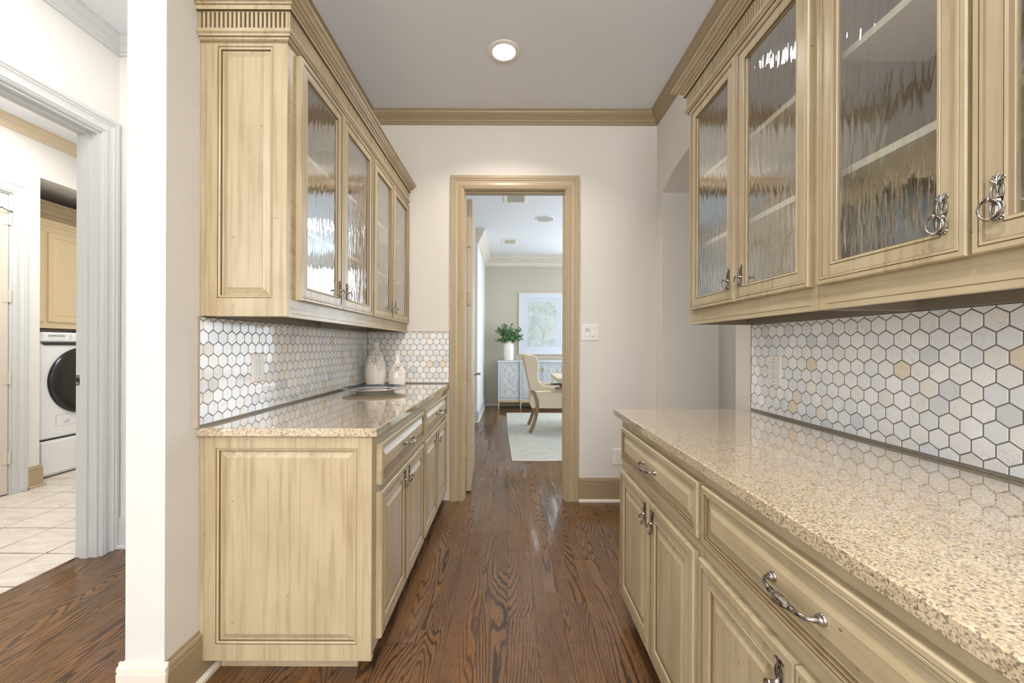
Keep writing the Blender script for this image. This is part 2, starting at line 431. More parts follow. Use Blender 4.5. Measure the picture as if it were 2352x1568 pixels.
# far room behind the arch
mb = MB(); mb.box((4.2, .9, 0), (4.3, YB, ZC)); mb.box((XT, .8, 0), (4.3, .9, ZC)); struct('wall_kitchen', mb, 'wall')
# near wall behind the camera and left hall walls
mb = MB(); mb.box((-2.5, -3.6, 0), (XT, -3.5, ZC)); struct('wall_near', mb, 'wall_hall')
HX = -2.355; LY0, LY1 = 1.52, 2.337
mb = MB(); mb.box((HX-.12, -3.5, 0), (HX, -1.8, ZC)); mb.box((HX-.12, 0, 0), (HX, LY0, ZC)); mb.box((HX-.12, -1.8, 0), (HX, 0, .5)); mb.box((HX-.12, -1.8, 2.5), (HX, 0, ZC)); mb.box((HX-.12, LY1, 0), (HX, 2.45, ZC)); mb.box((HX-.12, LY0, 2.43), (HX, LY1, ZC))
struct('wall_hall_left', mb, 'wall_hall')
mb = MB(); mb.box((HX-.12, 2.45, 0), (-1.253, 2.55, ZC)); struct('wall_hall_back', mb, 'wall_hall')
# laundry
LX = -4.03
mb = MB(); mb.box((LX-.1, 2.48, 2.44), (LX, 3.30, ZC)); mb.box((LX-.1, 3.30, 0), (LX, 3.49, ZC)); mb.box((LX-.1, 3.49, 2.64), (LX, 4.7, ZC)); mb.box((LX-.1, .3, 0), (LX, 2.48, ZC))
struct('wall_laundry_left', mb, 'wall_hall')
for nm, A, B in (('wall_alcove_left', (-5.0, 3.39, 0), (LX-.1, 3.49, 2.70)), ('wall_alcove_back', (-5.05, 3.49, 0), (-4.95, 4.6, 2.70)), ('wall_laundry_back', (-4.95, 4.6, 0), (-2.475, 4.7, ZC)),
                 ('ceiling_alcove', (-5.05, 3.39, 2.70), (LX-.1, 4.6, 2.76)), ('wall_laundry_right', (HX-.12, 2.55, 0), (HX-.02, 4.6, ZC)), ('wall_laundry_near', (-4.2, .2, 0), (HX-.12, .3, ZC)), ('wall_closet', (-5.1, 2.3, 0), (-5.0, 3.38, ZC))):
    mb = MB(); mb.box(A, B); struct(nm, mb, 'wall_hall')
# dining
mb = MB(); mb.box((-1.7, YB+.12, 0), (-1.6, 6.44, ZC)); mb.box((-1.7, 6.44, 0), (-.52, 8.41, ZC)); struct('wall_dining_left', mb, 'wall_hall')
mb = MB(); mb.box((-.52, 8.31, 0), (1.35, 8.41, ZC)); mb.box((4.1, 8.31, 0), (4.2, 8.41, ZC)); mb.box((1.35, 8.31, 0), (4.1, 8.41, .22)); mb.box((1.35, 8.31, 2.78), (4.1, 8.41, ZC)); struct('wall_dining_back', mb, 'wall_dining')
mb = MB(); mb.box((4.2, YB, 0), (4.3, 8.41, .4)); mb.box((4.2, YB, 2.8), (4.3, 8.41, ZC)); mb.box((4.2, YB, .4), (4.3, 4.0, 2.8)); mb.box((4.2, 7.8, .4), (4.3, 8.41, 2.8))
struct('wall_dining_right', mb, 'wall_dining')

# wood plank floor: every plank is a part of the floor
fl = empty('floor', (0, 0, 0), kind='structure')
def plank(x0, y0, x1, y1, name='plank'):
    mb = MB(); g = .0005; b = .0002; x0 += g; x1 -= g; y0 += g; y1 -= g
    lo = [(x0, y0, -.006), (x1, y0, -.006), (x1, y1, -.006), (x0, y1, -.006)]
    md = [(a, b_, -b) for a, b_, c in lo]; up = [(x0+b, y0+b, 0), (x1-b, y0+b, 0), (x1-b, y1-b, 0), (x0+b, y1-b, 0)]
    mb.add(lo+md+up, [(i, (i+1) % 4, (i+1) % 4+4, i+4) for i in range(4)]+[(i+4, (i+1) % 4+4, (i+1) % 4+8, i+8) for i in range(4)]+[(8, 9, 10, 11)])
    return mb.build(name, 'wood', fl, fixn=False)
PW = .125
def planks(xa, xb, ya, yb):
    k0 = math.floor((xa+.01)/PW); k = k0
    while -.01+k*PW < xb:
        x0 = max(xa, -.01+k*PW); x1 = min(xb, -.01+(k+1)*PW)
        if x1-x0 > .01:
            y = ya; first = True
            while y < yb-.01:
                L = random.uniform(.55, 1.9)
                if first: L *= random.uniform(.3, 1); first = False
                y2 = min(yb, y+L)
                if yb-y2 < .25: y2 = yb
                plank(x0, y, x1, y2); y = y2
        k += 1
planks(-.66, 1.24, .9, 8.31)
planks(-2.475, -1.253, .7, 2.45)
planks(-1.253, -.66, .7, 1.62)
mb = MB()   # the rest of the floor, out of view: boards joined in one mesh
for (xa, xb, ya, yb) in ((-2.475, 1.24, -3.5, .7), (-.66, 1.24, .7, .9), (1.24, 4.2, .9, 8.31), (-1.6, -.66, YB, 6.44), (-2.475, -2.355, 2.45, 2.46)):
    x = xa
    while x < xb-.001:
        x2 = min(xb, x+PW); mb.box((x+.001, ya, -.006), (x2-.001, yb, 0)); x = x2
o = mb.build('plank_field', 'wood', fl, fixn=False); o['kind'] = 'stuff'

# laundry tiles
m = mat('travertine_tile', (222, 210, 194), .35); t = NT(m); M['trav'] = m
a = t.noise(t.pos((5, 14, 1), 19), 1.4, 5, .6, .6)
oi = t.add('ShaderNodeObjectInfo')
c = t.ramp(a, [(.3, (196, 184, 170)), (.5, (214, 205, 194)), (.75, (224, 218, 209))])
pt = t.noise(t.pos((60, 110, 1), 7), 1, 2)
c = t.mix(t.ramp(pt, [(.70, (0, 0, 0)), (.76, (160, 160, 160))]), c, s2l((170, 152, 134)))
t.link(c, t.b.inputs['Base Color'])
M['laundry_grout'] = mat('brown_grout', (112, 98, 86), .8)
lf = empty('floor_laundry', (0, 0, 0), kind='structure')
mb = MB(); mb.box((-5.0, .3, -.006), (-2.475, 4.6, -.003)); mb.build('grout_bed', 'laundry_grout', lf)
TS = .327
def ctile(x0, y0, x1, y1):
    g = .005; pts = []
    def edge(a, b, n=6):
        for i in range(n):
            f = i/n; p = (a[0]+(b[0]-a[0])*f, a[1]+(b[1]-a[1])*f)
            pts.append((p[0]+random.uniform(-.0016, .0016), p[1]+random.uniform(-.0016, .0016)))
    c = [(x0+g, y0+g), (x1-g, y0+g), (x1-g, y1-g), (x0+g, y1-g)]
    for i in range(4): edge(c[i], c[(i+1) % 4])
    n = len(pts); cx, cy = (x0+x1)/2, (y0+y1)/2
    up = [(cx+(a-cx)*.985, cy+(b-cy)*.985, 0) for a, b in pts]; lo = [(a, b, -.003) for a, b in pts]
    mb = MB(); mb.add(lo+up, [(i, (i+1) % n, (i+1) % n+n, i+n) for i in range(n)]+[tuple(range(n, 2*n))]); mb.build('tile', 'trav', lf, fixn=False)
for i in range(-3, 5):
    for j in range(-2, 9):
        x1 = -2.7+(-i)*TS; x0 = x1-TS; y0 = 1.39+j*TS; y1 = y0+TS
        x0c, x1c = max(x0, -4.9), min(x1, -2.475); y0c, y1c = max(y0, .3), min(y1, 4.6)
        if x1c-x0c > .02 and y1c-y0c > .02: ctile(x0c, y0c, x1c, y1c)

# ------------------------------------------------------------------ trims
CROWN = [(0, 2.941), (.012, 2.943), (.014, 2.955), (.022, 2.960), (.024, 2.970), (.036, 2.984), (.040, 2.986), (.040, 2.991), (.046, 2.994), (.060, 3.010), (.064, 3.020), (.064, 3.024), (.070, 3.026), (.070, ZC)]
mb = MB(); mb.sweep([(XL, 1.33), (XL, YB), (XR, YB), (XR, -3.5)], CROWN, ID, side=-1); struct('trim_ceiling', mb, 'trim_shaded')
mb = MB(); mb.sweep([(HX, -3.5), (HX, 2.45), (-1.253, 2.45), (-1.253, 1.33)], CROWN, ID, side=-1); struct('trim_hall_ceiling', mb, 'trim_hall')
mb = MB(); mb.sweep([(LX, .3), (LX, 4.6)], CROWN, ID, side=-1); struct('trim_laundry_ceiling', mb, 'trim_light')
BASE = [(0, .182), (.006, .182), (.007, .172), (.014, .170), (.016, .158), (.012, .155), (.013, .150), (.016, .148), (.016, 0)]
SHOE = [(.016, .020), (.022, .020), (.030, .012), (.031, 0)]
def baseboard(name, path, side, mt='trim_shaded', shoe='trim_cream', org=(0, 0, 0)):
    r = empty(name, (path[0][0], path[0][1], 0), kind='structure')
    f = lambda x, y, z: (x-path[0][0], y-path[0][1], z)
    a = MB(); a.sweep(path, BASE, f, side=side); a.build('board', mt, r)
    a = MB(); a.sweep(path, SHOE, f, side=side); a.build('shoe_moulding', shoe, r)
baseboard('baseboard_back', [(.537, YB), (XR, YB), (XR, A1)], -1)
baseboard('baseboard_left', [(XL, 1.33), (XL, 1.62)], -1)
baseboard('baseboard_left_end', [(-1.269, 1.33), (-1.109, 1.33)], -1, 'trim_cream')
baseboard('baseboard_hall_back', [(-2.355, 2.45), (-1.253, 2.45), (-1.253, 1.33)], -1, 'trim_hall', 'trim_hall')
baseboard('baseboard_laundry', [(LX, 3.395), (LX, 3.49), (LX-.1, 3.49)], -1, 'trim', 'trim')
baseboard('baseboard_dining_back', [(-.52, 8.31), (1.35, 8.31)], -1, 'wall_dining', 'trim_cream')
baseboard('baseboard_dining_left', [(-1.6, 6.44), (-.52, 6.44), (-.52, 8.31)], -1, 'trim_hall', 'trim_cream')
CAS = [(0, 0), (0, .010), (.004, .012), (.006, .012), (.007, .015), (.011, .016), (.013, .012), (.017, .013), (.019, .017), (.024, .0175), (.030, .014), (.045, .012), (.058, .014), (.066, .019), (.070, .0195), (.072, .016), (.076, .016), (.078, .020), (.084, .022), (.090, .022), (.092, .018), (.103, .018), (.103, 0)]
def casing(parent, fr, u0, u1, top, mt, org=(0, 0, 0), name='casing'):
    a = MB(); g = lambda p, q, h: tuple(c-o for c, o in zip(fr(p, q, h), org))
    a.sweep([(u0, 0), (u0, top), (u1, top), (u1, 0)], CAS, g, side=1)
    return a.build(name, mt, parent)
# doorway to the dining room with the opened door
d1 = empty('door_1', (DX0, YB, 0), kind='structure'); og = (DX0, YB, 0)
casing(d1, FR('N', YB), DX0, DX1, DZ, 'trim', og)
mb = MB(); mb.box((DX0, YB, 0), (DX0+.005, YB+.12, DZ)); mb.box((DX1-.005, YB, 0), (DX1, YB+.12, DZ)); mb.box((DX0+.005, YB, DZ-.005), (DX1-.005, YB+.12, DZ))
mb.box((DX0+.005, YB+.035, 0), (DX0+.013, YB+.075, DZ-.005)); mb.box((DX1-.015, YB+.035, 0), (DX1-.005, YB+.075, DZ-.005)); mb.box((DX0+.013, YB+.035, DZ-.017), (DX1-.015, YB+.075, DZ-.005))
mb.build('jamb', 'trim', d1, og)
mb = MB(); Lw = .80; Th = .044
rot = Matrix.Translation((-.3625, 3.365, 0)) @ Matrix.Rotation(math.radians(3.0), 4, 'Z')
def dl(x, y, z): q = rot @ Vector((x, y, z)); return (q.x, q.y, q.z)
def leafbox(a, b, m=0):
    q = MB(); q.bbox(a, b, .003); mb.add([dl(*p) for p in q.v], q.f, m)
leafbox((0, 0, .012), (Th, Lw, 2.425))
rect_loops(mb, lambda u, v, w: dl(Th+w, u, v), [(.11, .25, .69, 1.0, .001, 0), (.12, .26, .68, .99, -.008, 0), (.15, .29, .65, .96, -.008, 0), (.17, .31, .63, .94, .001, 0)], 0)
rect_loops(mb, lambda u, v, w: dl(Th+w, u, v), [(.11, 1.12, .69, 2.3, .001, 0), (.12, 1.13, .68, 2.29, -.008, 0), (.15, 1.16, .65, 2.26, -.008, 0), (.17, 1.18, .63, 2.24, .001, 0)], 0)
leaf = mb.build('door_leaf', 'trim', d1, og, fixn=False)
for hz in (2.08, 1.32+.28, .98, .34):
    mb = MB(); mb.box(dl(-.03, -.004, hz-.05), dl(.034, .0, hz+.05)); mb.tube([dl(-.008, -.008, hz-.052), dl(-.008, -.008, hz+.052)], .007, 8)
    for k, (sx, sz) in enumerate(((.010, .035), (.024, .012), (.010, -.012), (.024, -.035))): mb.blob(dl(sx, -.0045, hz+sz), (.003, .0015, .003), 6, 1)
    mb.build('hinge', ['trim', 'glaze'], d1, og)
mb = MB(); mb.lathe([(.026, 0), (.026, .006), (.012, .010), (.010, .045), (.013, .05), (.013, .058), (0.001, .058)], dl(Th, Lw-.065, .93), 14, 'x')
mb.tube([dl(Th+.05, Lw-.065, .93), dl(Th+.053, Lw-.10, .933), dl(Th+.05, Lw-.15, .928), dl(Th+.048, Lw-.18, .93)], [.009, .008, .007, .006], 8)
mb.build('lever_handle', 'nickel', d1, og, smooth=True)
# doorway to the laundry
d2 = empty('door_2', (HX, LY1, 0), kind='structure'); og = (HX, LY1, 0)
casing(d2, FR('L', HX), LY0, LY1, 2.43, 'trim_hall', og)
mb = MB(); mb.box((HX-.12, LY1-.014, 0), (HX, LY1, 2.43)); mb.box((HX-.12, LY0, 0), (HX, LY0+.014, 2.43)); mb.box((HX-.12, LY0+.014, 2.416), (HX, LY1-.014, 2.43))
mb.box((HX-.085, LY1-.026, 0), (HX-.045, LY1-.014, 2.416)); mb.box((HX-.085, LY0+.014, 2.404), (HX-.045, LY1-.026, 2.416))
mb.build('jamb', 'trim_hall', d2, og)
mb = MB(); mb.box((HX-.118, LY1-.016, .98), (HX-.092, LY1-.0135, 1.04)); mb.box((HX-.112, LY1-.0172, .998), (HX-.098, LY1-.0155, 1.022), 1); mb.build('strike_plate', ['nickel', 'black'], d2, og)
# laundry side door (closed)
d3 = empty('door_3', (LX, 3.29, 0), kind='structure'); og = (LX, 3.29, 0)
casing(d3, FR('L', LX), 2.48, 3.293, 2.43, 'trim_hall', og)
mb = MB(); mb.bbox((LX-.05, 2.495, .012), (LX-.006, 3.275, 2.415), .002)
mb.build('door_leaf', 'trimlaundry', d3, og)
mb = MB(); mb.box((LX-.1, 3.278, 0), (LX, 3.293, 2.43)); mb.box((LX-.1, 2.48, 0), (LX, 2.492, 2.43)); mb.box((LX-.1, 2.492, 2.418), (LX, 3.278, 2.43)); mb.build('jamb', 'trim_hall', d3, og)
for hz in (2.22, 1.60, .94, .30):
    mb = MB(); mb.tube([(LX+.004, 3.277, hz-.05), (LX+.004, 3.277, hz+.05)], .008, 8); mb.box((LX-.006, 3.235, hz-.05), (LX-.003, 3.277, hz+.05)); mb.build('hinge', 'trimlaundry', d3, og)
mb = MB(); mb.tube([(LX+.006, 3.30, 2.285), (LX+.01, 3.26, 2.28), (LX+.035, 3.19, 2.29)], .005, 6); mb.blob((LX+.035, 3.19, 2.29), (.012, .012, .012), 8); mb.build('hinge_stop', 'nickel', d3, og)

# dining crown with ornament
DCR = [(0, 2.825), (.014, 2.828), (.016, 2.845), (.03, 2.852), (.034, 2.875), (.05, 2.89), (.055, 2.90), (.055, 2.915), (.07, 2.92), (.10, 2.985), (.105, 2.995), (.115, 3.0), (.12, 3.02), (.12, ZC)]
rt = empty('trim_dining_ceiling', (-.52, 8.31, 2.83), kind='structure'); f = lambda x, y, z: (x+.52, y-8.31, z-2.83)
mb = MB(); mb.sweep([(-1.6, 6.44), (-.52, 6.44), (-.52, 8.31), (4.2, 8.31)], DCR, f, side=-1); mb.build('moulding', 'trim_cream', rt)
mb = MB()
for i in range(70):     # leaf ornament on the cove of the back run, dentils below it
    x = -.36+i*.03
    if x > 1.7: break
    a = .35 if i % 2 else -.35
    mb.blob(f(x, 8.31-.088, 2.957), (.010, .006, .026), 6, 0, Matrix.Rotation(a, 3, 'Y') @ Matrix.Rotation(-.45, 3, 'X'))
    if i % 2: mb.blob(f(x+.006, 8.31-.088, 2.975), (.006, .006, .008), 6)
    mb.box(f(x, 8.31-.062, 2.90), f(x+.014, 8.31-.05, 2.915))
for i in range(60):
    y = 6.44+i*.03
    a = .35 if i % 2 else -.35
    if y < 8.2: mb.blob(f(-.52+.088, y, 2.957), (.006, .010, .026), 6, 0, Matrix.Rotation(a, 3, 'X') @ Matrix.Rotation(.45, 3, 'Y'))
for i in range(14):
    x = -.47-i*.03; a = .35 if i % 2 else -.35
    mb.blob(f(x, 6.44-.088, 2.957), (.010, .006, .026), 6, 0, Matrix.Rotation(a, 3, 'Y') @ Matrix.Rotation(-.45, 3, 'X'))
o = mb.build('leaf_ornament', 'trim_cream', rt, smooth=60); o['kind'] = 'stuff'
# dining window in the right wall (lights the room)
wn = empty('window_1', (4.2, 5.9, .4), kind='structure')
for (y0, y1) in ((4.0, 4.06), (7.74, 7.8), (5.24, 5.29), (6.49, 6.54)):
    mb = MB(); mb.box((4.2, y0, .4), (4.26, y1, 2.8)); mb.build('mullion', 'white', wn, (4.2, 5.9, .4))
mb = MB(); mb.box((4.2, 4.0, .4), (4.26, 7.8, .46)); mb.box((4.2, 4.0, 2.74), (4.26, 7.8, 2.8)); mb.build('window_frame', 'white', wn, (4.2, 5.9, .4))

wn = empty('window_2', (2.75, 8.36, .55), kind='structure'); og = (2.75, 8.36, .55)
for (x0, x1) in ((1.35, 1.41), (2.70, 2.76), (4.04, 4.1)):
    mb = MB(); mb.box((x0, 8.33, .22), (x1, 8.38, 2.78)); mb.build('mullion', 'white', wn, og)
mb = MB(); mb.box((1.35, 8.33, .22), (4.1, 8.38, .28)); mb.box((1.35, 8.33, 2.72), (4.1, 8.38, 2.78)); mb.build('window_frame', 'white', wn, og)

wn = empty('window_3', (HX-.06, -.9, .5), kind='structure'); og = (HX-.06, -.9, .5)
for (y0, y1) in ((-1.8, -1.74), (-.93, -.87), (-.06, 0)):
    mb = MB(); mb.box((HX-.10, y0, .5), (HX-.03, y1, 2.5)); mb.build('mullion', 'white', wn, og)
mb = MB(); mb.box((HX-.10, -1.8, .5), (HX-.03, 0, .56)); mb.box((HX-.10, -1.8, 2.44), (HX-.03, 0, 2.5)); mb.build('window_frame', 'white', wn, og)

# ------------------------------------------------------------------ hardware
def ring_pull_mesh():
    """backplate with fans and loops + hanging ring; local: x across, y outward, z up, plate 78 mm tall, origin at ring post"""
    mb = MB()
    def loop(cx, cz, rx, rz, r=.0016, y=.002, n=14): mb.tube([(cx+rx*math.cos(2*PI*k/n), y, cz+rz*math.sin(2*PI*k/n)) for k in range(n)], r, 6, closed=True)
    def fan(cz, sgn, ln, sp):
        for k in range(-2, 3):
            a = k*sp; mb.tube([(0, .002, cz), (math.sin(a)*ln*.55, .003, cz+sgn*math.cos(a)*ln*.55), (math.sin(a)*ln, .002, cz+sgn*math.cos(a)*ln)], [.0010, .0018, .0022], 6)
            mb.blob((math.sin(a)*ln, .002, cz+sgn*math.cos(a)*ln), (.0024, .002, .0024), 6)
    loop(-.0048, .0175, .0045, .0125); loop(.0048, .0175, .0045, .0125)
    mb.tube([(0, .002, .004), (0, .003, .033)], .0013, 6)
    fan(.031, 1, .014, .42)
    loop(-.0055, -.012, .0045, .011); loop(.0055, -.012, .0045, .011)
    fan(-.021, -1, .010, .5)
    mb.lathe([(.0062, 0), (.0062, .003), (.0042, .005), (.0036, .016), (.005, .018), (.005, .021), (.003, .023), (.0005, .0235)], (0, 0, .002), 10, '-y')
    mb2 = MB(); mb2.add([(a, -b, c) for a, b, c in mb.v[-80:]], [], 0)
    k = len(mb.v)-80
    for i in range(k, len(mb.v)): a, b, c = mb.v[i]; mb.v[i] = (a, -b, c)
    R = .0165; n = 26
    pts = [(math.sin(2*PI*k/n)*R, .017+.003*math.cos(2*PI*k/n), -.0145+math.cos(2*PI*k/n)*R) for k in range(n)]
    rr = [.0021+.0009*(1 if k in (0, 13) else 0) for k in range(n)]
    mb.tube(pts, rr, 8, closed=True)
    for dx in (-.0045, .0045): mb.tube([(dx-.0012, .0145, -.0310), (dx+.0012, .0145, -.0310)], .0034, 8)
    o = mb.build('ring_pull', 'nickel', smooth=50); me = o.data; bpy.data.objects.remove(o); return me
def bar_pull_mesh():
    """birdcage drawer pull, 121 mm between posts; local x along, y outward"""
    mb = MB(); H = .0605
    for s in (-1, 1):
        v0 = len(mb.v); mb.lathe([(.0095, 0), (.0095, .002), (.0078, .0035), (.0085, .005), (.0075, .008), (.0045, .011)], (s*H, 0, 0), 14, '-y')
        for i in range(v0, len(mb.v)): a, b, c = mb.v[i]; mb.v[i] = (a, -b, c)
    for s in (-1, 1):
        pts = [(s*H, .010, 0), (s*(H-.001), .016, -.001), (s*(H-.007), .0215, -.0025), (s*(H-.02), .025, -.004), (s*.028, .027, -.005), (s*.024, .0272, -.005)]
        mb.tube(pts, [.0045, .0042, .004, .004, .0038, .0032], 10)
        for dx in (.0245, .0285): mb.tube([(s*(dx-.0012), .027, -.005), (s*(dx+.0012), .027, -.005)], [.0058, .0058], 12)
    ln = .0235; n = 14
    pts = [(-ln+2*ln*k/n, .0273+.001*math.sin(PI*k/n), -.0052) for k in range(n+1)]
    rs = [.0036+.0052*math.sin(PI*k/n)**.8 if 0 < k < n else .0036 for k in range(n+1)]
    mb.tube(pts, rs, 48, rib=10, ribd=.09)
    o = mb.build('bar_pull', 'nickel', smooth=60); me = o.data; bpy.data.objects.remove(o); return me
RING = ring_pull_mesh(); BAR = bar_pull_mesh()
def place_pull(me, name, parent, org, side, c, u, v, tilt=0):
    o = bpy.data.objects.new(name, me); COL.objects.link(o); o.parent = parent
    P = Vector(FR(side, c)(u, v, 0))-Vector(org)
    if side == 'L': R = Matrix(((0, 1, 0), (1, 0, 0), (0, 0, 1)))      # x->Y, y->X
    elif side == 'R': R = Matrix(((0, -1, 0), (-1, 0, 0), (0, 0, 1)))
    else: R = Matrix(((1, 0, 0), (0, -1, 0), (0, 0, 1)))
    if side in 'LR':
        # proper rotations (no mirroring)
        R = Matrix.Rotation(-PI/2 if side == 'L' else PI/2, 3, 'Z')
    else: R = Matrix.Rotation(PI, 3, 'Z')
    o.matrix_local = Matrix.Translation(P) @ R.to_4x4(); return o

# ------------------------------------------------------------------ cabinet fronts
# loop lists: (inset, height, material flag) flags: 0 paint, 1 dark glaze line, 2 soft glaze
EDGE = [(0, 0, 0), (0, .017, 0), (.0025, .020, 0)]
MO1 = [(.011, .020, 0), (.0120, .0180, 1), (.0135, .0205, 2), (.0185, .0205, 0), (.0205, .0170, 1)]
MO2 = [(.046, .0170, 0), (.0470, .0155, 1), (.0485, .0190, 2), (.0530, .0185, 0), (.0550, .0130, 2)]
RAISE = [(.0575, .0090, 1), (.062, .0085, 0), (.084, .0165, 0), (.0855, .0175, 2)]
def panel_door(parent, fr, org, u0, v0, u1, v1, name='door', grain='cabv'):
    mb = MB(); g = lambda a, b, c: tuple(p-q for p, q in zip(fr(a, b, c), org))
    rect_loops(mb, g, insets(u0, v0, u1, v1, EDGE+MO1+MO2+RAISE), 0)
    return mb.build(name, [grain, 'glaze', 'glaze2'], parent, fixn=False)
DRAW = EDGE+[(.010, .020, 0), (.011, .0180, 1), (.0125, .0205, 2), (.0165, .0205, 0), (.0180, .0160, 1), (.0205, .0180, 2), (.0240, .0180, 0), (.0255, .0120, 1), (.029, .0115, 0), (.052, .0195, 0), (.0535, .0205, 2)]
def drawer(parent, fr, org, u0, v0, u1, v1):
    mb = MB(); g = lambda a, b, c: tuple(p-q for p, q in zip(fr(a, b, c), org))
    rect_loops(mb, g, insets(u0, v0, u1, v1, DRAW), 0)
    return mb.build('drawer', ['cabh', 'glaze', 'glaze2'], parent, fixn=False)
def glass_door(parent, fr, org, u0, v0, u1, v1):
    mb = MB(); g = lambda a, b, c: tuple(p-q for p, q in zip(fr(a, b, c), org))
    L = EDGE+MO1+[(.046, .0170, 0), (.0470, .0155, 1), (.0485, .0185, 2), (.0540, .0175, 0), (.0570, .0110, 1), (.0570, .0, 0), (0, 0, 0)]
    rect_loops(mb, g, insets(u0, v0, u1, v1, L))
    d = mb.build('door', ['cabv', 'glaze', 'glaze2'], parent, fixn=False)
    q = MB(); q.poly([(u0+.050, v0+.050), (u1-.050, v0+.050), (u1-.050, v1-.050), (u0+.050, v1-.050)], lambda a, b, c: g(a, b, c), .003, .008)
    q.m = [1 if k != 1 else 0 for k in range(len(q.f))]; p = q.build('glass_pane', ['rain', 'clearface'], d, fixn=False); p['label'] = 'rippled rain glass pane'
    return d

def base_cab(side, X, ya, yb, doors, drw, label, near_end=None, wallx=None):
    """X = face frame plane; ya<yb depth extents"""
    sg = 1 if side == 'L' else -1
    org = (X-sg*.3, (ya+yb)/2, 0); fr = FR(side, X); back = wallx+sg*.006
    U = (lambda y: y) if side == 'L' else (lambda y: -y)
    r = empty('base_cabinet', org, label, 'cabinet', 'cream glazed base cabinets')
    mb = MB(); mb.box((X-sg*.021, ya+.019, .10), (back, yb-.004, .8865)); mb.build('carcass', 'inner', r, org)
    mb = MB(); mb.box((X, ya+(.018 if near_end == 'N' else 0), .092), (X-sg*.02, yb, .8865)); mb.build('face_frame', 'cabh', r, org)
    mb = MB(); mb.box((X-sg*.075, ya+(.066 if near_end == 'N' else .002), 0), (X-sg*.09, yb-.002, .10))
    if near_end == 'N': mb.box((X-sg*.09, ya+.066, 0), (back+.03, ya+.08, .10))
    mb.build('toe_kick', 'cabx', r, org)
    ul = sorted((U(drw[0]), U(drw[1])))
    d = drawer(r, fr, org, ul[0], drw[2], ul[1], drw[3])
    place_pull(BAR, 'bar_pull', d, org, side, X+sg*.0205, (ul[0]+ul[1])/2, (drw[2]+drw[3])/2+.003)
    for (y0, y1, hy) in doors:
        ul = sorted((U(y0), U(y1)))
        d = panel_door(r, fr, org, ul[0], .118, ul[1], .664)
        place_pull(RING, 'ring_pull', d, org, side, X+sg*.0175, U(hy), .598)
    return r, org
def end_panel(r, org, side, Y, x0, x1, z0, z1, inner, th=.02, name='end_panel'):
    fr = FR(side, Y); g = lambda a, b, c: tuple(p-q for p, q in zip(fr(a, b, c), org))
    mb = MB(); u0, v0, u1, v1 = inner
    L = [(x0, z0, x1, z1, -th, 0), (x0, z0, x1, z1, -.001, 0), (x0+.001, z0+.001, x1-.001, z1-.001, 0, 0), (u0, v0, u1, v1, 0, 0)]
    L += insets(u0, v0, u1, v1, [(.0012, -.002, 1), (.004, .0005, 2), (.010, -.002, 0), (.0125, -.009, 1), (.016, -.010, 0), (.036, -.0015, 0), (.0375, 0, 2)])
    rect_loops(mb, g, L, 0)
    # corner reveal grooves
    mb.add([g(x0+.0185, z0, .0004), g(x0+.0195, z0, .0004), g(x0+.0195, z1, .0004), g(x0+.0185, z1, .0004)], [(0, 1, 2, 3)], 1)
    mb.add([g(x1-.0195, z0, .0004), g(x1-.0185, z0, .0004), g(x1-.0185, z1, .0004), g(x1-.0195, z1, .0004)], [(0, 1, 2, 3)], 2)
    return mb.build(name, ['cabv', 'glaze', 'glaze2'], r, fixn=False)

FL, FRX = -.4995, .515
r, org = base_cab('L', FL, 1.477, 2.302, [(1.527, 1.905, 1.867), (1.909, 2.287, 1.947)], (1.527, 2.285, .694, .846), 'cream base cabinet on the left, nearest, with raised end panel facing camera', 'N', XL)
end_panel(r, org, 'N', 1.475, XL+.001, FL, .072, .8865, (-1.064, .132, -.552, .842))
r, org = base_cab('L', FL, 2.304, 3.170, [(2.317, 2.698, 2.660), (2.704, 3.088, 2.742)], (2.332, 3.10, .694, .846), 'cream base cabinet on the left between the nearest cabinet and the doorway', None, XL)
r, org = base_cab('R', FRX, 1.075, 1.862, [(1.458, 1.832, 1.497), (1.100, 1.454, 1.415)], (1.0785, 1.815, .709, .857), 'cream base cabinet on the right at the far end of the long counter', None, XR)
mb = MB(); mb.box((FRX, 1.862, .072), (XR-.002, 1.866, .8865)); mb.build('end_panel', 'cabv', r, org)
r, org = base_cab('R', FRX, .330, 1.073, [(.711, 1.070, .750), (.352, .707, .668)], (.351, 1.055, .709, .857), 'cream base cabinet on the right nearest the camera with a wide drawer', None, XR)

# ------------------------------------------------------------------ countertops
def counter(name, x0, y0, x1, y1, label):
    org = ((x0+x1)/2, (y0+y1)/2, .887)
    mb = MB(); mb.bbox((x0, y0, .887), (x1, y1, .917), .0025)
    o = mb.build(name, 'granite', None, org); return tag(o, label, 'countertop')
counter('countertop', -1.1245, 1.459, -.477, YB-.001, 'speckled beige granite countertop on the left holding vases and blue platter')
counter('countertop', .493, .322, XR-.001, 1.943, 'long speckled beige granite countertop on the right reflecting the hexagon tiles')

